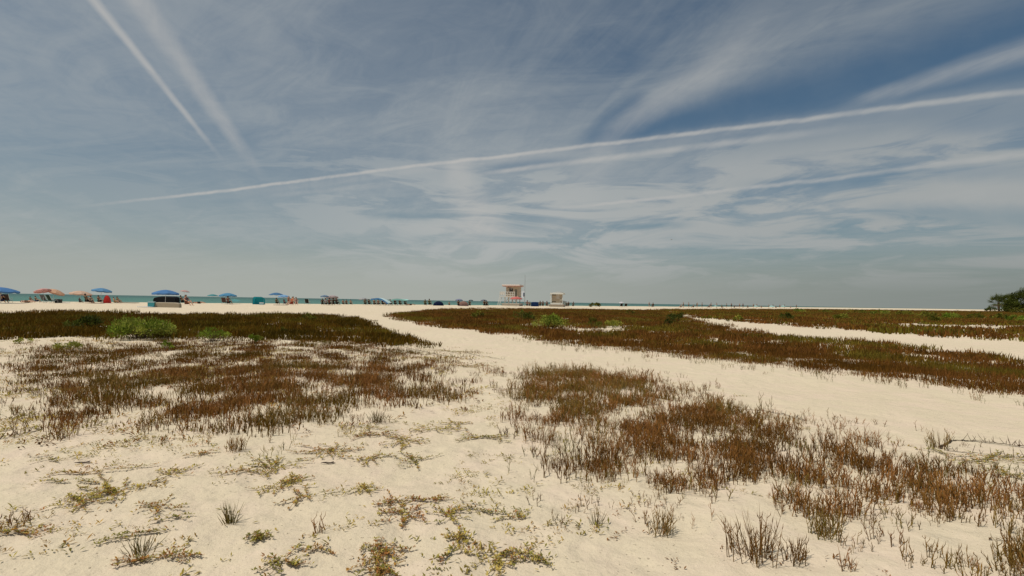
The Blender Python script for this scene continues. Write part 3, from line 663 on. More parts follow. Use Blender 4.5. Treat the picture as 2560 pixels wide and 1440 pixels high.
# litter and tiny seedlings on the open sand
PC = []
for _k in range(5):
    L_ = []
    for _i in range(9):
        a = _rs.uniform(0, 6.28); c_ = np.array([_rs.normal(0, .055), _rs.normal(0, .018), .004]); d_ = np.array([math.cos(a), math.sin(a), _rs.uniform(.1, .9)])
        v, f = leaf_np(c_, d_, np.array([0, 0, 1.]), _rs.uniform(.016, .036), .009); L_.append((v, f, np.ones(3)*_rs.uniform(.7, 1.3)))
    PC.append(merge(L_))
OPEN = [(-300, 1000), (100, 960), (300, 1060), (560, 1110), (900, 1050), (1130, 990), (1270, 940), (1330, 1120), (1480, 1200), (1560, 1300), (1500, 1360), (1380, 1440), (1380, 1560), (-300, 1560)]
scatter('sand_sprigs', 'tiny scattered sprigs and dead leaves on the open sand', [OPEN], PC, 190, (40, 20), SUCC, .5, 1.3, .0, 1.7, 1.1, seed=20, mat=MAT_LEAF)
scatter('sand_sprigs', 'tiny sprigs and dead leaves by the left ground cover', [[(-300, 870), (60, 850), (600, 850), (1180, 880), (1260, 930), (1200, 990), (1000, 1060), (600, 1110), (100, 1110), (-300, 1030)]], PC, 60, (40, 10), SUCC + BROWN[:3], .8, 2.2, -.3, 1.0, .9, seed=21, mat=MAT_LEAF)
scatter('sand_sprigs', 'tiny sprigs and dead leaves around the right patch', [[(1280, 930), (1700, 960), (2100, 1050), (2560, 1110), (2800, 1180), (2800, 1500), (1800, 1480), (1500, 1330), (1300, 1150)]], PC, 26, (30, 15), SUCC + BROWN[:3], .6, 1.4, -.1, 1.0, 1.0, seed=22, mat=MAT_LEAF)

# ================================================================== TREES AT THE RIGHT EDGE
def palm(px, py, hpx, label, crown=1.0, seed=0, group='cabbage palms at the right edge'):
    rs = np.random.default_rng(seed+60); p = G(px, py); k = SCL(p); h = hpx*k; rc = h*.5*crown
    t = thing('palm_tree', label, 'palm', p, rs.uniform(0, 6), group); hz = h - rc*.75
    m = MB(); pts = []; rad = []
    for i in range(15): u = i/14; pts.append((math.sin(u*2)*.12, 0, -.3+u*(hz+.3))); rad.append((.36-.06*u)*(1.12 if i % 2 else .94))
    m.tube(pts, rad, 9); m.build('trunk', MAT_BARK, t); FV = []; DV = []
    top = np.array(pts[-1])
    for i in range(46):
        a = rs.uniform(0, 6.28); el = rs.uniform(-.75, 1.35); dead = el < -.45; L = rc*rs.uniform(.5, .62)
        d = np.array([math.cos(a)*math.cos(el), math.sin(a)*math.cos(el), math.sin(el)]); c = top + d*L
        sd = np.cross(d, [0, 0, 1.]); sd /= np.linalg.norm(sd)+1e-9; up = np.cross(sd, d)
        col = np.array((.16, .11, .05) if dead else DKG[int(rs.integers(0, 3))])*rs.uniform(.8, 1.4); dst = DV if dead else FV
        v, f = stem_np([top, (top+c)/2+[0, 0, .06], c], [.03, .025, .015]); dst.append((v, f, col))
        for j in range(13):
            w = (j/12-.5)*3.6; dd = d*math.cos(w) + sd*math.sin(w) + up*.12; tip = c + dd*rc*rs.uniform(.42, .56) - np.array([0, 0, rc*.12*abs(math.sin(w))+.05])
            mid = (c+tip)/2 + up*.04; s2 = np.cross(dd, up); s2 = s2/(np.linalg.norm(s2)+1e-9)*.07
            dst.append((np.array([c, mid+s2, tip, mid-s2]), np.array([(0, 1, 2), (0, 2, 3)]), col*rs.uniform(.85, 1.2)))
    v, f, c = merge(FV); mesh_np('crown', v, f, MAT_SHRUB, t, c)
    if DV: v, f, c = merge(DV); mesh_np('dead_fronds', v, f, MAT_SHRUB, t, c)
def tree(px, py, wpx, hpx, label, seed=0, nl=5200, cols=DKG, lowc=.2, group='dark trees at the right edge'):
    rs = np.random.default_rng(seed+80); p = G(px, py); k = SCL(p); h = hpx*k; w = wpx*k*.5
    t = thing('tree', label, 'tree', p, 0, group); m = MB(); m.tube([(0, 0, -.3), (.1, .05, h*.25), (-.05, .1, h*.5)], [.24, .18, .1], 8); LV = []; cs = []
    for i in range(30):
        a = rs.uniform(0, 6.28); q = math.sqrt(rs.uniform(0, 1)); zc = rs.uniform(lowc, .9); rr = w*math.sqrt(max(.05, 1-((zc-.45)/.6)**2)); c = np.array([math.cos(a)*q*rr, math.sin(a)*q*rr, h*zc]); cs.append(c)
        if i < 12: m.tube([(0, .05, h*(.2+.02*i)), tuple(c*.6+np.array([0, 0, h*.12])), tuple(c)], [.09, .05, .02], 5)
    m.build('trunk', MAT_BARK, t)
    for c in cs:
        r = w*rs.uniform(.24, .42); g = rs.uniform(.65, 1.35); col = np.array(cols[int(rs.integers(0, len(cols)))])
        for i in range(nl//30):
            u = rs.normal(0, 1, 3); u /= np.linalg.norm(u); q = c + u*r*rs.uniform(.45, 1.08)*np.array([1, 1, .75])
            v, f = leaf_np(q, u + rs.normal(0, .6, 3), rs.normal(0, 1, 3), rs.uniform(.25, .42), .17); LV.append((v, f, col*g*rs.uniform(.75, 1.25)))
    v, f, c = merge(LV); mesh_np('crown', v, f, MAT_SHRUB, t, c)
palm(2498, 779.5, 41, 'cabbage palm standing apart with a short trunk, leftmost of the right trees', 1.15, 1)
palm(2522, 780, 42, 'cabbage palm half hidden beside the leftmost palm', 1.0, 2)
tree(2548, 781, 56, 50, 'tall dark tree at the right edge of the view', 1, lowc=.12); tree(2528, 781, 34, 34, 'lower dark tree behind the palms', 2, 3600, lowc=.1); tree(2590, 782, 70, 62, 'dark tree just past the right edge', 3, lowc=.1)
tree(2650, 784, 80, 60, 'further dark tree past the right edge', 4, lowc=.1)
shrub(2476, 779.5, 30, 14, 420, 'dark low palmetto bush left of the palm', DKG, .55, .3, name='palmetto_bush', lumps=7, seed=70, group='bushes under the palms')
shrub(2465, 779.5, 14, 9, 160, 'smaller bush at the left end of the trees', DKG, .5, .3, name='palmetto_bush', lumps=5, seed=71, group='bushes under the palms')
shrub(2545, 784, 40, 14, 420, 'brushy undergrowth at the foot of the dark trees', OLG, .5, .3, name='palmetto_bush', lumps=8, seed=72, group='bushes under the palms')

# ================================================================== BEACH LIFE
def skin_mesh(joints, edges, name):
    me = bpy.data.meshes.new(name); keys = list(joints); idx = {k: i for i, k in enumerate(keys)}
    me.from_pydata([joints[k][:3] for k in keys], [(idx[a], idx[b]) for a, b in edges], []); me.update()
    o = bpy.data.objects.new(name, me); COL.objects.link(o)
    md = o.modifiers.new('skin', 'SKIN'); md.use_smooth_shade = True
    for i, k in enumerate(keys):
        r = joints[k][3]; sv = me.skin_vertices[0].data[i]; sv.radius = (r, r*(joints[k][4] if len(joints[k]) > 4 else 1)); sv.use_root = (i == 0)
    sb = o.modifiers.new('sub', 'SUBSURF'); sb.levels = 1; sb.render_levels = 1
    dg = bpy.context.evaluated_depsgraph_get(); ev = o.evaluated_get(dg); out = bpy.data.meshes.new_from_object(ev)
    bpy.data.objects.remove(o); bpy.data.meshes.remove(me); out.name = name
    return out
POSES = {
 'stand': dict(pelvis=(0, 0, .95), spine=(0, .01, 1.15), chest=(0, 0, 1.36), neck=(0, 0, 1.5), head=(0, -.01, 1.6), top=(0, 0, 1.69), sh=(.18, 0, 1.41), el=(.25, .02, 1.14), wr=(.27, -.06, .9), ha=(.27, -.09, .82), hip=(.09, 0, .91), kn=(.11, -.02, .5), an=(.12, .02, .08), to=(.13, -.14, .03)),
 'sit': dict(pelvis=(0, 0, .32), spine=(0, .08, .5), chest=(0, .16, .72), neck=(0, .19, .85), head=(0, .17, .95), top=(0, .18, 1.04), sh=(.18, .16, .76), el=(.26, .02, .56), wr=(.24, -.2, .5), ha=(.23, -.28, .5), hip=(.09, -.02, .3), kn=(.13, -.42, .42), an=(.13, -.62, .09), to=(.14, -.76, .05)),
 'lie': dict(pelvis=(0, 0, .13), spine=(0, .22, .13), chest=(0, .45, .15), neck=(0, .58, .14), head=(0, .68, .15), top=(0, .77, .15), sh=(.18, .48, .13), el=(.3, .26, .07), wr=(.3, .02, .06), ha=(.3, -.06, .05), hip=(.09, -.04, .12), kn=(.11, -.42, .22), an=(.12, -.8, .08), to=(.13, -.86, .17)),
}
RAD = dict(pelvis=.13, spine=.115, chest=.14, neck=.055, head=.092, top=.06, sh=.066, el=.044, wr=.03, ha=.036, hip=.09, kn=.058, an=.042, to=.032)
def pose_data(p):
    J = {}; E = [('pelvis', 'spine'), ('spine', 'chest'), ('chest', 'neck'), ('neck', 'head'), ('head', 'top')]
    for k, v in p.items():
        if k in ('sh', 'el', 'wr', 'ha', 'hip', 'kn', 'an', 'to'):
            J[k+'l'] = (-v[0], v[1], v[2], RAD[k]); J[k+'r'] = (*v, RAD[k])
        else: J[k] = (*v, RAD[k])
    for s in 'lr': E += [('chest', 'sh'+s), ('sh'+s, 'el'+s), ('el'+s, 'wr'+s), ('wr'+s, 'ha'+s), ('pelvis', 'hip'+s), ('hip'+s, 'kn'+s), ('kn'+s, 'an'+s), ('an'+s, 'to'+s)]
    return J, E
def add_tubes(me, tubes):
    bm = bmesh.new(); bm.from_mesh(me)
    for pts, r in tubes:
        m = MB(); m.tube(pts, r, 5); vs = [bm.verts.new(v) for v in m.v]
        for f in m.f: bm.faces.new([vs[i] for i in f])
    bm.to_mesh(me); bm.free()
def make_person(pose):
    J, E = pose_data(POSES[pose]); body = skin_mesh(J, E, 'body'); tb = []
    for s, sg in (('l', -1), ('r', 1)):                      # five fingers on each hand
        h = Vector(J['ha'+s][:3]); d = (h - Vector(J['wr'+s][:3])).normalized(); sd = Vector((0, 1, 0)) if abs(d.y) < .7 else Vector((1, 0, 0)); sd = (sd - d*sd.dot(d)).normalized(); n = d.cross(sd)
        for i, L in enumerate((.07, .085, .08, .065)):
            b = h + sd*(i-1.5)*.019; tb.append(([tuple(b), tuple(b+d*L*.6), tuple(b+d*L*.9+n*.015)], [.009, .008, .006]))
        b = h - d*.03 + sd*.03; tb.append(([tuple(b), tuple(b+sd*.03+d*.025), tuple(b+sd*.035+d*.05)], [.010, .009, .007]))
    hd = Vector(J['head'][:3]); up = (Vector(J['top'][:3])-hd).normalized(); fw = Vector((0, -1, 0)) if pose != 'lie' else Vector((0, 0, 1))
    tb.append(([tuple(hd+fw*.075+up*.02), tuple(hd+fw*.118-up*.015), tuple(hd+fw*.09-up*.03)], [.008, .015, .008]))     # nose
    for sx in (-1, 1): tb.append(([tuple(hd+Vector((sx*.085, .01, 0))+up*.02), tuple(hd+Vector((sx*.1, .015, 0))-up*.03)], [.014, .01]))   # ears
    add_tubes(body, tb)
    body.materials.append(M('skin', (.5, .3, .2)))
    top = {k: (*v[:3], v[3]+.016) for k, v in J.items() if k in ('spine', 'chest', 'shl', 'shr')}; top['pelvis'] = (*J['pelvis'][:3], RAD['pelvis']+.008)
    for s in 'lr': a = Vector(J['sh'+s][:3]).lerp(Vector(J['el'+s][:3]), .55); top['ua'+s] = (*a, .07)
    shirt = skin_mesh(top, [('chest', 'spine'), ('spine', 'pelvis'), ('chest', 'shl'), ('chest', 'shr'), ('shl', 'ual'), ('shr', 'uar')], 'shirt'); shirt.materials.append(M('fabric', (.5, .1, .1)))
    sh = {'pelvis': (*J['pelvis'][:3], RAD['pelvis']+.022)}; ed = []
    for s in 'lr':
        sh['hip'+s] = (*J['hip'+s][:3], RAD['hip']+.022); a = Vector(J['hip'+s][:3]).lerp(Vector(J['kn'+s][:3]), .7); sh['th'+s] = (*a, .098); ed += [('pelvis', 'hip'+s), ('hip'+s, 'th'+s)]
    shorts = skin_mesh(sh, ed, 'shorts'); shorts.materials.append(M('fabric', (.1, .1, .2)))
    bm = bmesh.new(); bmesh.ops.create_icosphere(bm, subdivisions=2, radius=1)
    for v in bm.verts:
        c = v.co.copy(); f = c.dot(fw)
        k = .6 if f > .45 and c.dot(up) < .45 else 1.0
        v.co = hd + up*.035 - fw*.018 + Vector((c.x*.105, c.y*.112, c.z*.112))*k
    hair = bpy.data.meshes.new('hair'); bm.to_mesh(hair); bm.free(); hair.materials.append(M('wood', (.04, .03, .02)))
    return dict(body=body, shirt=shirt, shorts=shorts, hair=hair)
PEOPLE = {k: make_person(k) for k in POSES}
SKIN = [(.46, .27, .17), (.55, .34, .23), (.30, .17, .10), (.50, .25, .15)]
def place_person(pose, px, py, label, shirt=(.05, .05, .06), shorts=(.05, .06, .10), skin=0, hair=(.035, .025, .02), rz=0, up=0.0, scale=1.0, group='beachgoers', bare=False):
    p = G(px, py); p.z += up; t = thing('person', label, 'person', p, R(rz), group); t.scale = (scale,)*3; D = PEOPLE[pose]; b = None
    for nm, mt in (('body', M('skin', SKIN[skin])), ('shirt', M('fabric', shirt)), ('shorts', M('fabric', shorts)), ('hair', M('wood', hair))):
        if nm == 'shirt' and bare: continue
        o = bpy.data.objects.new(nm, D[nm]); COL.objects.link(o); o.parent = t
        o.material_slots[0].link = 'OBJECT'; o.material_slots[0].material = mt
    return t
def make_umbrella_mesh(h, r, rise):
    rows = []; nseg = 32
    for j in range(7):
        u = j/6; row = []
        for i in range(nseg+1):
            a = 2*math.pi*i/nseg; lob = abs(math.sin(a*4)); rr = r*u*(1-.035*lob*u); z = h - rise*(u**1.7) - .05*lob*u*u*r
            row.append((math.cos(a)*rr, math.sin(a)*rr, z))
        rows.append(row)
    rim = [(x*1.004, y*1.004, z-.13) for x, y, z in rows[-1]]; rows.append(rim)
    return rows
def umbrella(px, base, top, hw, col, label, tilt=0, taz=0, name='beach_umbrella', cat='umbrella', group='beach umbrellas'):
    p = G(px, base); k = SCL(p); h = (base-top)*k; r = hw*k; rise = r*.29
    hw_g = sum(col)/3; col = tuple(c*.82 + hw_g*.18 for c in col); r *= .94; rise *= .94
    t = thing(name, label, cat, p, 0, group)
    pm = MB(); pm.tube([(0, 0, -.3), (0, 0, h*.5), (math.sin(R(tilt))*h*.45*math.cos(taz), math.sin(R(tilt))*h*.45*math.sin(taz), h*.95)], .02, 6); pm.build('pole', M('metal', (.6, .6, .58)), t)
    rt = Matrix.Translation((0, 0, h*.5)) @ Matrix.Rotation(R(tilt), 4, Vector((-math.sin(taz), math.cos(taz), 0))) @ Matrix.Translation((0, 0, -h*.5))
    rows = [[tuple(rt @ Vector(q)) for q in row] for row in make_umbrella_mesh(h, r, rise)]
    m = MB(); m.sheet(rows); c = m.build('canopy', M('fabric', col), t, smooth=False)
    rb = MB()
    for i in range(8):
        a = 2*math.pi*i/8; q = [rt @ Vector((0, 0, h-.04)), rt @ Vector((math.cos(a)*r*.55, math.sin(a)*r*.55, h-rise*.36-.03)), rt @ Vector((math.cos(a)*r*.98, math.sin(a)*r*.98, h-rise*.97-.02))]
        rb.tube([tuple(x) for x in q], .007, 4)
    o = rb.build('ribs', M('metal', (.5, .5, .5)), c); o['kind'] = 'stuff'
    fm = MB(); fm.tube([tuple(rt @ Vector((0, 0, h-.02))), tuple(rt @ Vector((0, 0, h+.09)))], [.025, .008], 6); fm.build('finial', M('plastic', (.7, .7, .7)), t)
    return t
def make_chair():
    t = bpy.data.objects.new('beach_chair', None); COL.objects.link(t)
    f1 = M('metal', (.55, .55, .56)); fb = M('fabric', (.06, .07, .10))
    s = MB(); s.sheet([[(-.27, -.30+.5*j/6, .28-.05*math.sin(j/6*3.14)) for i in (0, 1)] if 0 else [(-.27+.54*i/4, -.30+.5*j/6, .29-.05*math.sin(j/6*3.14)-.02*math.sin(i/4*3.14)) for i in range(5)] for j in range(7)], .012); s.build('seat', fb, t)
    b = MB(); b.sheet([[(-.27+.54*i/4, .20+.30*j/6+.03*math.sin(i/4*3.14), .29+.56*j/6) for i in range(5)] for j in range(7)], .012); b.build('backrest', fb, t)
    for sx in (-1, 1):
        m = MB(); m.tube([(sx*.28, -.32, .02), (sx*.28, -.30, .30), (sx*.28, .22, .28), (sx*.28, .52, .88)], .013, 6); m.build('side_frame', f1, t)
        m = MB(); m.tube([(sx*.28, .48, .02), (sx*.28, .05, .28), (sx*.28, -.25, .44)], .013, 6); m.build('leg', f1, t)
        m = MB(); m.box(sx*.28-.035, sx*.28+.035, -.28, .26, .445, .47); m.build('armrest', M('plastic', (.6, .6, .58)), t)
    return t
CHAIR = make_chair(); _cu = [0]
def chair(px, py, col, label, rz=0, scale=1.0):
    if _cu[0]: o = copy_tree(CHAIR)
    else: o = CHAIR; _cu[0] = 1
    p = G(px, py); o.location = p; o.rotation_euler = (0, 0, R(rz)); o.scale = (scale,)*3; tag(o, label, 'chair', 'folding beach chairs')
    for c in o.children:
        if c.name.split('.')[0] in ('seat', 'backrest'): c.material_slots[0].link = 'OBJECT'; c.material_slots[0].material = M('fabric', col)
    return o
def cooler(px, py, w, h, col, label, lid=(.75, .75, .72), rz=10, name='cooler', cat='cooler'):
    p = G(px, py); t = thing(name, label, cat, p, R(rz)); d = w*.6
    m = MB(); m.sheet([[(x*sc, y*sc, z) for x, y in ((-w/2, -d/2), (w/2, -d/2), (w/2, d/2), (-w/2, d/2), (-w/2, -d/2))] for z, sc in ((0, .92), (h*.1, .95), (h*.8, 1.0))]); m.build('body', M('plastic', col), t)
    m = MB(); m.box(-w/2*1.03, w/2*1.03, -d/2*1.04, d/2*1.04, h*.8, h*.93); m.box(-w/2*.94, w/2*.94, -d/2*.94, d/2*.94, h*.93, h); m.build('lid', M('plastic', lid), t)
    m = MB(); m.tube([(-w/2*1.02, -.02, h*.7), (-w/2*1.1, -.1, h*.95), (w/2*1.1, -.1, h*.95), (w/2*1.02, -.02, h*.7)], .012, 5); m.build('handle', M('plastic', (.2, .2, .2)), t)
def towel(px, py, w, d, col, label, rz=0):
    p = G(px, py); t = thing('beach_towel', label, 'towel', p, R(rz), 'towels on the sand'); rs = np.random.default_rng(int(px))
    m = MB(); m.sheet([[(-w/2+w*i/12, -d/2+d*j/8, .03+.02*rs.uniform()) for i in range(13)] for j in range(9)], .025); m.build('cloth', M('fabric', col), t)
    for e in (-1, 1): m = MB(); m.box(-w/2, w/2, e*d/2-.02, e*d/2+.02, .02, .058); m.build('hem', M('fabric', tuple(min(.9, c*1.6+.05) for c in col)), t)
def dome_tent(px, py, wpx, hpx, col, label, trim=(.05, .05, .06), rz=0, box=False, name='beach_tent', deep=.8):
    """pop-up shelter: bowed fabric shell with an open front and bent poles"""
    p = G(px, py); k = SCL(p); w = wpx*k/2; h = hpx*k; d = w*deep; t = thing(name, label, 'tent', p, R(rz), 'beach shelters'); ex = .35 if box else 1.0
    def P(u, v):
        a = math.pi*(u); cx = -math.cos(a); sz = math.sin(a); cx = math.copysign(abs(cx)**(ex), cx); sz = sz**(ex)
        q = 1-(.0 if box else .45)*v*v
        return (cx*w*q, -d*.5+d*v, sz*h*(1-(.12 if box else .55)*v**2))
    m = MB(); m.sheet([[P(i/20, j/10) for i in range(21)] for j in range(11)]); sh = m.build('shell', M('fabric', col), t)
    m = MB(); m.sheet([[(P(i/20, 1)[0]*s, P(i/20, 1)[1]+.002, P(i/20, 1)[2]*s) for i in range(21)] for s in (1, .5, .02)]); m.build('back_panel', M('fabric', tuple(c*.9 for c in col)), t)
    m = MB(); m.tube([(x*1.005, y-.01, z*1.005) for x, y, z in [P(i/20, 0) for i in range(21)]], .015, 5); m.build('front_pole', M('plastic', trim), t)
    m = MB(); m.box(-w*.95, w*.95, -d*.48, d*.48, .01, .03); m.build('floor_sheet', M('fabric', tuple(c*.7 for c in col)), t)
    return t
def sail_shade(px, py, wpx, toppx, lowl, lowr, col, label, colb):
    """wind-blown cloth canopy held by poles at its corners"""
    p = G(px, py); k = SCL(p); w = wpx*k/2; h = toppx*k; t = thing('sail_canopy', label, 'canopy', p, 0, 'cloth sail canopies'); rows = []
    for j in range(9):
        v = j/8; row = []
        for i in range(17):
            u = i/16; z = h*(1-.10*math.sin(v*3.14)) ; z = z*(1 - (1-lowl)*(1-u)**3 - (1-lowr)*u**3) - .10*math.sin(u*9+v*2)*.3
            row.append((-w+2*w*u, -1.2+2.4*v, z))
        rows.append(row)
    m = MB(); m.sheet(rows); m.build('cloth', M('fabric', col), t)
    m = MB(); m.sheet([[(x, y+.01, z) for x, y, z in rows[0]], [(x, y-.02, z-.22) for x, y, z in rows[0]]]); m.build('valance', M('fabric', colb), t)
    for (i, j) in ((2, 0), (14, 0), (2, 8), (14, 8)):
        q = rows[j][i]; m = MB(); m.tube([(q[0], q[1], -.2), (q[0], q[1], q[2]+.02)], .018, 5); m.build('pole', M('metal', (.6, .6, .6)), t)

BLUE, NAVY, SKYB, TEAL, CYAN = (.05, .19, .44), (.03, .045, .12), (.16, .36, .62), (.05, .28, .30), (.03, .36, .42)
PINK, ORNG, RED, GREY, BLK, TAN, AQUA = (.62, .28, .24), (.66, .36, .20), (.62, .06, .05), (.30, .30, .34), (.012, .012, .013), (.42, .35, .25), (.42, .72, .66)
# --- far left blue umbrella
umbrella(0, 758, 718, 38, BLUE, 'blue umbrella cut by the left edge of the view')
chair(18, 757, (.10, .07, .06), 'dark brown beach chair under the leftmost blue umbrella', 200); person = place_person
person('sit', 3, 757, 'seated person in navy at the very left edge', NAVY, NAVY, 0, rz=190)
# --- pink and orange pair
umbrella(108, 757, 721, 18, PINK, 'small pink umbrella left of the orange one', 14, 3.1); umbrella(133, 757, 723, 20, ORNG, 'orange umbrella leaning beside the small pink one', 22, 0.2)
chair(115, 757, (.16, .17, .18), 'grey beach chair under the pink umbrella', 175); person('stand', 103, 755, 'dark-haired person standing half hidden under the pink umbrella', (.05, .09, .08), (.05, .08, .08), 2, rz=30, scale=.8)
chair(131, 758, (.03, .06, .04), 'dark green beach chair under the orange umbrella', 165); cooler(146, 757.5, .55, .42, BLK, 'black cooler right of the dark green chair', (.05, .05, .05))
towel(157, 757.5, 1.0, .7, (.72, .72, .72), 'white towel on the sand right of the black cooler', 5)
person('sit', 77, 755.5, 'small dark seated figure nearest left of the pink umbrella', (.08, .1, .09), NAVY, 0, rz=180, scale=.6); person('sit', 91, 756, 'seated child beside the pole of the pink umbrella', (.05, .08, .07), NAVY, 1, rz=170, scale=.65)
person('lie', 68, 757, 'sunbather lying flat left of the pink umbrella', (.3, .2, .15), (.25, .15, .1), 1, rz=80)
# --- orange flat umbrella and blue one
umbrella(200, 757, 727, 24, (.62, .40, .27), 'flat peach umbrella left of a blue umbrella', 6, 0); umbrella(252, 757, 720, 22, (.08, .25, .45), 'thin blue umbrella right of the peach one', 7, 0)
person('sit', 200, 757, 'dark-haired person sitting low under the peach umbrella', NAVY, BLK, 2, rz=180, scale=.55); person('sit', 217, 758, 'person in dark green sitting by the peach umbrella', (.05, .07, .05), BLK, 2, rz=160); person('sit', 227, 758.5, 'person in grey sitting next to the one in dark green', (.18, .19, .18), (.12, .05, .04), 1, rz=200, scale=.8)
person('sit', 248, 757.5, 'person sitting under the thin blue umbrella', (.15, .11, .09), BLK, 0, rz=180, scale=.85); towel(238, 758.5, 1.6, .8, (.16, .06, .04), 'dark red towel under the thin blue umbrella', 0)
# --- red
dome_tent(270, 758, 20, 20, RED, 'red little pop-up shelter between the blue umbrellas', rz=-10, deep=.7); chair(282, 757, BLK, 'black beach chair right behind the red shelter', 200, 1.15)
person('sit', 287, 758.5, 'sunburnt person sitting right of the red shelter', (.55, .36, .14), (.45, .3, .15), 1, rz=110, scale=.7); person('sit', 295, 758, 'small person in olive right of the red shelter', (.16, .14, .06), (.2, .07, .04), 0, rz=170, scale=.75)
# --- two on mats
towel(318, 757.5, 2.4, .9, (.05, .05, .04), 'black mat under the pair left of the big blue umbrella', 0); towel(355, 757, 1.8, .8, (.06, .05, .05), 'dark mat on the right of the pair of sitters', 0)
person('sit', 331, 757.3, 'taller brown-haired person of the pair on the mats', (.22, .13, .07), (.18, .06, .05), 1, rz=20, scale=1.05); person('sit', 345, 757, 'person in purple, right one of the pair on the mats', (.16, .09, .16), (.15, .07, .12), 0, rz=-20); person('sit', 319, 756.5, 'small person in teal, left of the pair on the mats', (.05, .2, .2), NAVY, 0, rz=170, scale=.6)
# --- big blue umbrella, black shelter, tan wind screen
umbrella(413, 762, 724.5, 31, BLUE, 'biggest blue umbrella, above the black shelter'); dome_tent(416, 760, 54, 19, BLK, 'black box-shaped shelter under the biggest blue umbrella', box=True, deep=.7, rz=180)
dome_tent(414, 768.5, 72, 12.5, TAN, 'low tan canvas windbreak in front of the black shelter', box=True, name='windbreak', deep=.25, rz=180); cooler(379, 768, .48, .46, TEAL, 'teal cooler at the left end of the tan windbreak', (.35, .5, .5))
towel(366, 768, 1.0, .7, (.6, .62, .62), 'pale towel left of the teal cooler', 0)
umbrella(459, 757, 725, 11, (.62, .33, .28), 'small pink umbrella peeking out right of the biggest blue one', 10, 0)
person('sit', 455, 759, 'person in black behind the end of the windbreak', BLK, BLK, 2, rz=150); person('sit', 467, 764, 'tanned person kneeling at the right end of the windbreak', (.16, .10, .11), (.2, .07, .04), 3, rz=70); person('stand', 478, 757, 'slim person in grey-teal standing right of the windbreak', (.12, .2, .2), (.1, .16, .16), 1, rz=10, scale=.6)
person('lie', 497, 759, 'dark-clad sunbather lying right of the windbreak', (.1, .05, .03), BLK, 3, rz=88)
# --- teal pair
umbrella(531, 758, 735.5, 13, TEAL, 'small teal umbrella in front of the sea'); umbrella(569, 759.5, 732.5, 22, (.05, .24, .42), 'blue umbrella right of the small teal one')
chair(529, 759, (.08, .07, .08), 'dark beach chair under the small teal umbrella', 190); person('sit', 538, 759, 'person in grey under the small teal umbrella', (.2, .17, .17), BLK, 1, rz=170, scale=.9)
sail_shade(578, 760, 26, 13, .6, .5, (.12, .33, .33), 'low teal cloth shade under the blue umbrella', (.1, .3, .3)); chair(562, 760.5, (.12, .07, .06), 'brown beach chair under the right-hand blue umbrella of the teal pair', 185); person('sit', 571, 761, 'person in maroon beside the brown chair', (.13, .07, .07), BLK, 2, rz=180); person('sit', 587, 759.5, 'person sitting at the right of the low teal shade', (.10, .07, .06), BLK, 0, rz=160, scale=.8)
# --- turquoise shelter
dome_tent(647, 761, 26, 19, CYAN, 'turquoise box shelter beside a round black chair', box=True, deep=.8); chair(664, 760, BLK, 'black beach chair right of the turquoise shelter', 200, 1.1); person('sit', 671, 759.5, 'small dark sitter right of the turquoise shelter', BLK, BLK, 2, rz=170, scale=.6); cooler(654, 762, .5, .3, (.3, .45, .5), 'pale blue cooler before the turquoise shelter')
# --- blue umbrella with orange group
umbrella(690, 760, 731.5, 19, (.05, .17, .34), 'dark blue umbrella left of the group in orange'); umbrella(709, 761, 737, 15, SKYB, 'light blue umbrella over the group in orange')
person('sit', 692, 761, 'person in olive under the dark blue umbrella', (.07, .09, .04), BLK, 2, rz=180, scale=.9); person('stand', 721, 761.5, 'dark-haired person standing at the left of the orange group', (.30, .12, .06), (.25, .06, .03), 1, rz=20, hair=(.02, .02, .025), scale=.72); person('sit', 728, 763, 'person in red-orange sitting in the middle of the orange group', (.5, .13, .05), (.4, .05, .03), 3, rz=-20, scale=1.05)
person('stand', 733, 762, 'person in ochre standing in the orange group', (.42, .25, .1), (.3, .16, .08), 1, hair=(.2, .13, .05), rz=-40, scale=.68); person('sit', 740, 762.5, 'person in pinkish brown at the right of the orange group', (.35, .2, .17), (.3, .12, .1), 0, rz=30); person('sit', 711, 761, 'child in navy at the left of the orange group', NAVY, NAVY, 0, rz=170, scale=.75)
chair(756, 761, (.06, .09, .06), 'dark green chair on its own right of the orange group', 190); chair(769, 761.5, (.04, .035, .03), 'black chair next to the lone dark green chair', 180); towel(702, 763, 1.6, .8, (.22, .2, .16), 'grey mat under the light blue umbrella')
# --- grey cluster
umbrella(811, 763, 737.5, 11, (.14, .22, .33), 'slate blue umbrella of the grey cluster'); umbrella(830, 763, 738, 16, (.42, .33, .33), 'dusty pink umbrella of the grey cluster', 8, 2)
for x, y, l, c, sc in ((806, 763, 'sitter in black at the left under the slate blue umbrella', BLK, .9), (815, 763.5, 'sitter in grey between the slate blue and dusty pink umbrellas', GREY, .95), (824, 763.5, 'sitter in maroon under the dusty pink umbrella', (.16, .06, .06), 1), (833, 763, 'sitter in black under the dusty pink umbrella', BLK, 1), (842, 763, 'sitter in dark grey at the right of the dusty pink umbrella', (.1, .1, .11), 1.05)):
    person('sit', x, y, l, c, BLK, int(x) % 3, rz=170+x % 30, scale=sc)
for x, l, c in ((858, 'left sitter of the three low ones right of the grey cluster', (.14, .09, .08)), (866, 'middle sitter of the three low ones right of the grey cluster', BLK), (877, 'right sitter of the three low ones, in tan', (.3, .25, .18))): person('sit', x, 762, l, c, BLK, 1, rz=180, scale=.8)
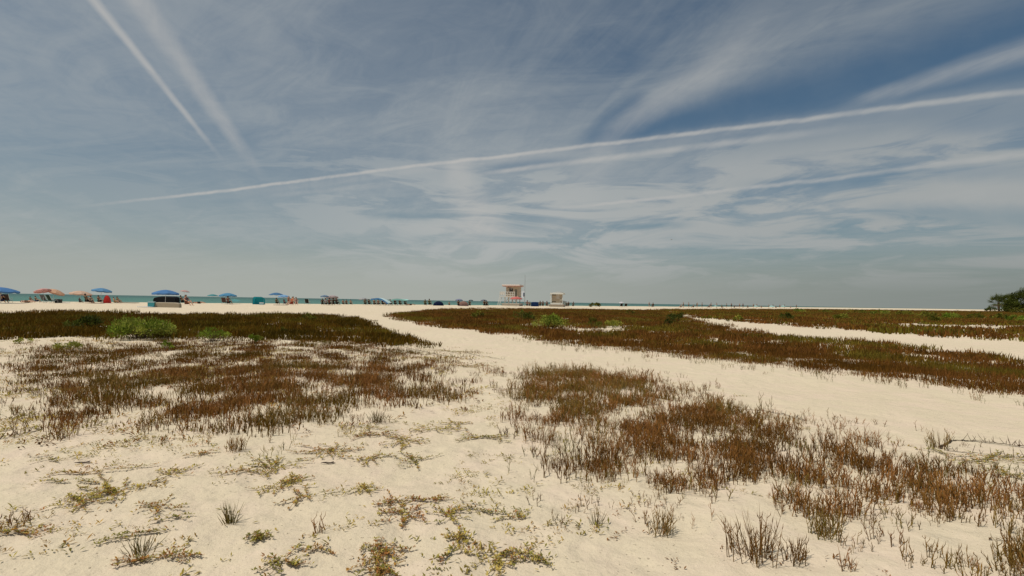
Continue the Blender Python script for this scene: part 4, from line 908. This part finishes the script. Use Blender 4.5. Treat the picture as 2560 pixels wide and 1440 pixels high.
# --- sails
umbrella(908, 762, 744, 12, (.36, .36, .36), 'pale grey umbrella left of the aqua sails'); person('sit', 913, 762.5, 'sitter in dark green under the pale grey umbrella', (.03, .07, .05), BLK, 2, rz=180); person('sit', 923, 762.5, 'sitter in black right of the one in dark green', BLK, BLK, 2, rz=170, scale=.95)
sail_shade(953, 764, 42, 20, .85, .35, (.55, .72, .74), 'white sail canopy sagging to the right, with blue side', (.06, .2, .42)); sail_shade(993, 763.5, 50, 18, .45, .8, AQUA, 'aqua sail canopy rising to the right', (.25, .5, .46))
for x, l, c in ((936, 'left sitter under the white sail', (.06, .05, .04)), (946, 'sitter in red-brown under the white sail', (.2, .1, .07)), (957, 'sitter in black under the white sail', BLK), (965, 'sitter in tan at the dip between the sails', (.25, .2, .14)), (976, 'sitter in green at the left under the aqua sail', (.04, .09, .05)), (988, 'sitter in black under the aqua sail', BLK), (1000, 'sitter in brown under the aqua sail', (.13, .09, .06)), (1013, 'right sitter under the aqua sail', (.09, .10, .07))): person('sit', x, 763.5, l, c, BLK, int(x) % 3, rz=170, scale=.95)
person('lie', 1026, 763, 'sunbather lying at the right of the aqua sail', (.1, .08, .06), BLK, 2, rz=90)
# --- navy tent
person('sit', 1063, 764, 'left sitter of two in green by the navy tent', (.02, .08, .03), BLK, 2, rz=180); person('sit', 1074, 764, 'right sitter of two in green by the navy tent', (.03, .10, .04), BLK, 2, rz=170, scale=1.1); dome_tent(1096, 764, 26, 11, (.03, .05, .13), 'navy dome tent on the sand in the middle', rz=8); person('sit', 1123, 764, 'lone small sitter right of the navy tent', (.2, .18, .15), BLK, 0, rz=180, scale=.7)
umbrella(1147, 764.5, 747, 10, (.20, .22, .32), 'small slate umbrella behind the pink tent'); dome_tent(1159, 765, 27, 12, (.5, .33, .29), 'pink dome tent under the small slate umbrella', rz=-6); umbrella(1177, 764.5, 749, 6, (.12, .16, .18), 'tiny dark umbrella right of the pink tent'); person('sit', 1146, 765, 'dark sitter at the left of the pink tent', BLK, BLK, 2, rz=180); person('sit', 1174, 765, 'dark sitter at the right of the pink tent', (.03, .05, .03), BLK, 2, rz=180)
umbrella(1209, 765, 748.5, 8, (.16, .18, .22), 'tiny grey umbrella left of the tall lifeguard tower'); person('sit', 1211, 765.5, 'left one of two dark sitters left of the tall tower', BLK, BLK, 2, rz=180, scale=1.1); person('sit', 1217, 765.5, 'right one of two dark sitters left of the tall tower', (.04, .05, .06), BLK, 2, rz=170)
# --- lifeguard towers
def lifeguard_tower():
    p = G(1281, 765); k = SCL(p); print('tower', p, k); t = thing('lifeguard_tower', 'taller white lifeguard tower with pinkish flat roof and railed deck', 'tower', p, R(-14))
    wp, pinkp, ylw, tanp, dk = M('paint', (.58, .54, .48)), M('paint', (.60, .36, .30)), M('paint', (.52, .41, .29)), M('paint', (.46, .41, .33)), M('plastic', (.05, .05, .045))
    u = k; D = 1.6
    m = MB(); m.box(-22*u, 22*u, -D-.25, D+.25, .05, 6*u); m.build('base', tanp, t); m = MB(); m.box(-23*u, 23*u, -D-.35, D+.35, 6*u, 7*u); m.build('base_cap', wp, t)
    for x in (-15, -5, 5, 15):
        for y in (-D+.15, D-.15): m = MB(); m.box(x*u-.08, x*u+.08, y-.08, y+.08, 7*u, 22*u); m.build('post', wp, t)
    for s in (-1, 1): m = MB(); m.tube([(-15*u*s, -D+.05, 8*u), (-5*u*s, -D+.05, 21*u)], .05, 4); m.build('brace', wp, t)
    m = MB(); m.box(-27*u, 19*u, -D-.5, D, 22*u, 23.2*u); m.build('deck', wp, t)
    w = MB(); x0, x1, y0, y1, z0, z1 = -14*u, 17*u, -.9, D, 23.2*u, 48*u        # cabin shell with real openings
    w.box(x0, -6*u, y0-.04, y0+.04, z0, z1); w.box(-6*u, 4*u, y0-.04, y0+.04, z0, 34*u); w.box(-6*u, 4*u, y0-.04, y0+.04, 44*u, z1); w.box(4*u, 8*u, y0-.04, y0+.04, z0, z1); w.box(8*u, 14*u, y0-.04, y0+.04, 42*u, z1); w.box(14*u, x1, y0-.04, y0+.04, z0, z1)
    w.box(x0-.04, x0+.04, y0+.045, y1, z0, z1); w.box(x1-.04, x1+.04, y0+.045, y1, z0, z1); w.box(x0+.045, x1-.045, y1-.04, y1+.04, z0, z1); cab = w.build('wall', ylw, t)
    m = MB(); m.box(-6*u, 4*u, y0-.01, y0+.01, 34*u, 44*u); wi = m.build('window', M('plastic', (.09, .08, .06)), t)
    for a, b, c, d in ((-6.8, 4.8, 33.2, 34), (-6.8, 4.8, 44, 44.8)): m = MB(); m.box(a*u, b*u, y0-.07, y0-.045, c*u, d*u); m.build('window_frame', wp, wi)
    m = MB(); m.box(-1.4*u, -.6*u, y0-.07, y0-.02, 34*u, 44*u); m.build('mullion', wp, wi)
    m = MB(); m.box(8*u, 14*u, y0-.005, y0+.02, z0, 42*u); dr = m.build('door', M('paint', (.20, .18, .13)), t); m = MB(); m.box(12.6*u, 13.3*u, y0-.05, y0-.01, 31*u, 32*u); m.build('handle', dk, dr)
    m = MB(); m.box(x0+.3, x0+.42*u+1.1, y0-.065, y0-.045, 44.5*u, 47*u); m.build('vent_panel', M('paint', (.28, .2, .17)), t)
    m = MB(); m.box(-22*u, 22*u, -1.75, D+.5, 48.6*u, 50.4*u); m.box(-20*u, 20*u, -1.6, D+.35, 48*u, 48.6*u); rf = m.build('roof', pinkp, t); m = MB(); m.box(-22.6*u, 22.6*u, -1.82, D+.57, 50.4*u, 53*u); m.build('fascia', M('paint', (.74, .62, .55)), rf)
    for z in (28, 34.5): m = MB(); m.box(-27*u, 12*u, -D-.5, -D-.42, z*u-.05, z*u+.06); m.build('rail', wp, t)
    for x in (-26, -20, -14, -7, 0, 6, 11): m = MB(); m.box(x*u-.05, x*u+.05, -D-.5, -D-.41, 23.2*u, 34.3*u); m.build('rail_post', wp, t)
    m = MB(); m.box(-25*u, -15*u, -D-.47, -D-.44, 29*u, 33.4*u); m.build('rail_board', wp, t)
    for i in range(9): m = MB(); m.box(-30*u, -25*u, -D-.9-.16*i+1.4, -D-.74-.16*i+1.4, (22-2.3*i)*u, (22.5-2.3*i)*u); m.build('step', wp, t)
    for x in (-30.6, -24.4): m = MB(); m.tube([(x*u, -D+.6, 22.5*u), (x*u, -D-1.0, 1*u)], .035, 4); m.build('stair_stringer', wp, t)
    m = MB()
    m.tube([(-2*u, -.95, 36*u), (-2*u, -1.0, 39*u)], .2, 8); m.build('equipment_box', dk, t)
    # red umbrella before the tower
    umbrella(1290, 768, 741.5, 16, (.58, .13, .11), 'red umbrella standing right in front of the tall tower')
    # mast with a signal board
    q = G(1311.5, 766); kk = SCL(q); ms = thing('signal_mast', 'thin tall mast with a framed blue board right of the tall tower', 'mast', q)
    m = MB(); m.tube([(0, 0, -.3), (0, 0, 40*kk), (0, 0, 79*kk)], [.06, .045, .03], 6); m.build('pole', M('metal', (.42, .42, .42)), ms)
    m = MB(); m.box(-8*kk, .5*kk, .10, .14, 22*kk, 38*kk); fr = m.build('board_frame', M('paint', (.70, .72, .76)), ms); m = MB(); m.box(-4*kk, 0, .05, .095, 25*kk, 34*kk); m.build('board', M('paint', (.08, .11, .15)), fr)
lifeguard_tower()
def small_tower():
    p = G(1394, 767); k = SCL(p); t = thing('lifeguard_tower', 'shorter white lifeguard tower with tiered roof, right of the tall one', 'tower', p, R(-12)); u = k
    wp, tn, dk = M('paint', (.64, .62, .55)), M('paint', (.44, .35, .25)), M('paint', (.16, .13, .09))
    m = MB(); m.box(-20*u, 17*u, -1.7, 1.7, .04, 4.5*u); m.build('base', M('paint', (.46, .40, .32)), t); m = MB(); m.box(-21*u, 18*u, -1.8, 1.8, 4.5*u, 6*u); m.build('base_cap', M('paint', (.34, .28, .22)), t); m = MB(); m.box(-16*u, 15*u, -1.45, 1.5, 6*u, 9.5*u); m.build('deck', wp, t)
    w = MB(); x0, x1 = -13*u, 10*u; w.box(x0, -3*u, -1.04, -.96, 14*u, 28*u); w.box(x0, -3*u, -1.04, -.96, 9.5*u, 11*u); w.box(-3*u, x1, -1.04, -.96, 9.5*u, 31*u); w.box(x0-.04, x0+.04, -.955, 1.2, 9.5*u, 31*u); w.box(x1-.04, x1+.04, -.955, 1.2, 9.5*u, 31*u); w.box(x0+.045, x1-.045, 1.16, 1.24, 9.5*u, 31*u); w.build('wall', tn, t)
    m = MB(); m.box(x0, -3*u, -.99, -.97, 28*u, 31*u); m.build('window', dk, t); m = MB(); m.box(x0, -3*u, -.99, -.97, 11*u, 14*u); m.build('hatch', dk, t)
    m = MB(); m.box(-2*u, 6*u, -1.07, -1.045, 20*u, 30*u); m.build('sign_panel', M('paint', (.50, .44, .38)), t)
    for x in (-15, 13.5): m = MB(); m.box(x*u-.06, x*u+.06, -1.4, -1.28, 9.5*u, 31*u); m.build('post', wp, t)
    m = MB(); m.box(-16.5*u, 16*u, -1.7, 1.7, 31*u, 34.5*u); rf = m.build('roof', wp, t); m = MB(); m.box(-11*u, 12*u, -1.2, 1.2, 34.5*u, 36*u); m.build('roof_tier', M('paint', (.52, .50, .46)), rf); m = MB(); m.box(-4*u, 8*u, -.7, .7, 36*u, 37.6*u); m.build('roof_cap', M('paint', (.5, .48, .45)), rf)
    m = MB(); m.tube([(8*u, -1.5, 9.5*u), (8*u, -1.5, 17*u), (14*u, -1.5, 17*u), (14*u, -1.5, 9.5*u)], .045, 5); m.build('rail', wp, t); m = MB(); m.tube([(15*u, -1.3, 9*u), (18*u, -1.6, .5*u)], .06, 5); m.build('ramp_rail', M('paint', (.3, .2, .15)), t)
small_tower()
umbrella(1410, 767, 752, 9, (.72, .72, .66), 'cream umbrella at the right side of the shorter tower', 12, 0.3)
for x, l, c, sc in ((1318, 'sitter in mauve right of the signal mast', (.26, .16, .17), 1.15), (1324, 'dark sitter right of the signal mast', (.05, .05, .03), .9)): person('sit', x, 766, l, c, BLK, 1, rz=180, scale=sc)
dome_tent(1337, 766, 19, 11, (.04, .10, .28), 'blue dome tent between the two lifeguard towers', box=True)
for x, l, c in ((1350, 'left sitter of three between the blue tent and the shorter tower', BLK), (1357, 'middle sitter of three between the blue tent and the shorter tower', (.13, .09, .08)), (1367, 'right sitter of three between the blue tent and the shorter tower', (.18, .12, .11))): person('sit', x, 766.3, l, c, BLK, 2, rz=180, scale=1.1)
for x, l, c in ((1416, 'dark green sitter right of the shorter tower', (.03, .06, .05)), (1421, 'sitter in black right of the shorter tower', BLK), (1433, 'sitter in slate further right of the shorter tower', (.1, .12, .13))): person('sit', x, 766.5, l, c, BLK, 2, rz=180, scale=1.05)
umbrella(1554, 768, 754.5, 7, (.6, .58, .62), 'tiny white umbrella right of the lone beach shrub'); chair(1553, 768, BLK, 'left one of two dark chairs under the tiny white umbrella', 180, 1.1); chair(1564, 768, (.04, .04, .03), 'right one of two dark chairs under the tiny white umbrella', 180, 1.1)
person('stand', 1623, 768, 'slim distant person in grey, left of a pair near the path head', (.14, .17, .17), (.1, .12, .12), 1, scale=.85); person('sit', 1632, 768.3, 'dark sitter, right one of a pair near the path head', BLK, BLK, 2, rz=180, scale=1.2)
# --- far strip of beach to the right
rs_ = np.random.default_rng(77)
for i in range(26):
    x = 1700 + i*11.5 + rs_.uniform(-4, 4); person('stand' if i % 3 else 'sit', x, 769.2 + (x-1700)*.0035 + rs_.uniform(0, .5), 'tiny dark distant beachgoer on the far strip of sand', tuple(rs_.uniform(.02, .12, 3)), BLK, int(rs_.integers(0, 3)), rz=rs_.uniform(0, 360), scale=.95, group='distant beachgoers on the far strip')
for i, x in enumerate((1790, 1842, 1890, 1930, 1958)): umbrella(x, 769.6 + (x-1700)*.0035, 763 + (x-1700)*.0045, 6 if i != 3 else 8, (.30, .55, .52) if i != 1 else (.10, .09, .10), 'tiny distant umbrella on the far strip of sand', group='distant umbrellas on the far strip')
# --- bird
def bird():
    d = ray(1679, 599); p = Vector((0, 0, CAM_H)) + d*180; t = thing('gull', 'small gull gliding above the horizon right of the towers', 'bird', p, R(60))
    me = skin_mesh(dict(c=(0, 0, 0, .09), a=(0, .2, .02, .07), h=(0, .36, .05, .05), b=(0, .44, .04, .018), t=(0, -.25, .01, .05), e=(0, -.42, 0, .03)), [('c', 'a'), ('a', 'h'), ('h', 'b'), ('c', 't'), ('t', 'e')], 'body'); me.materials.append(M('paint', (.3, .3, .3)))
    o = bpy.data.objects.new('body', me); COL.objects.link(o); o.parent = t
    for s in (-1, 1):
        m = MB(); m.sheet([[(s*(.05), .12, .03), (s*.3, .18, .13), (s*.62, .02, .08)], [(s*.05, -.08, .03), (s*.3, -.02, .12), (s*.62, -.04, .078)]], .012); m.build('wing', M('paint', (.22, .22, .23)), t)
bird()
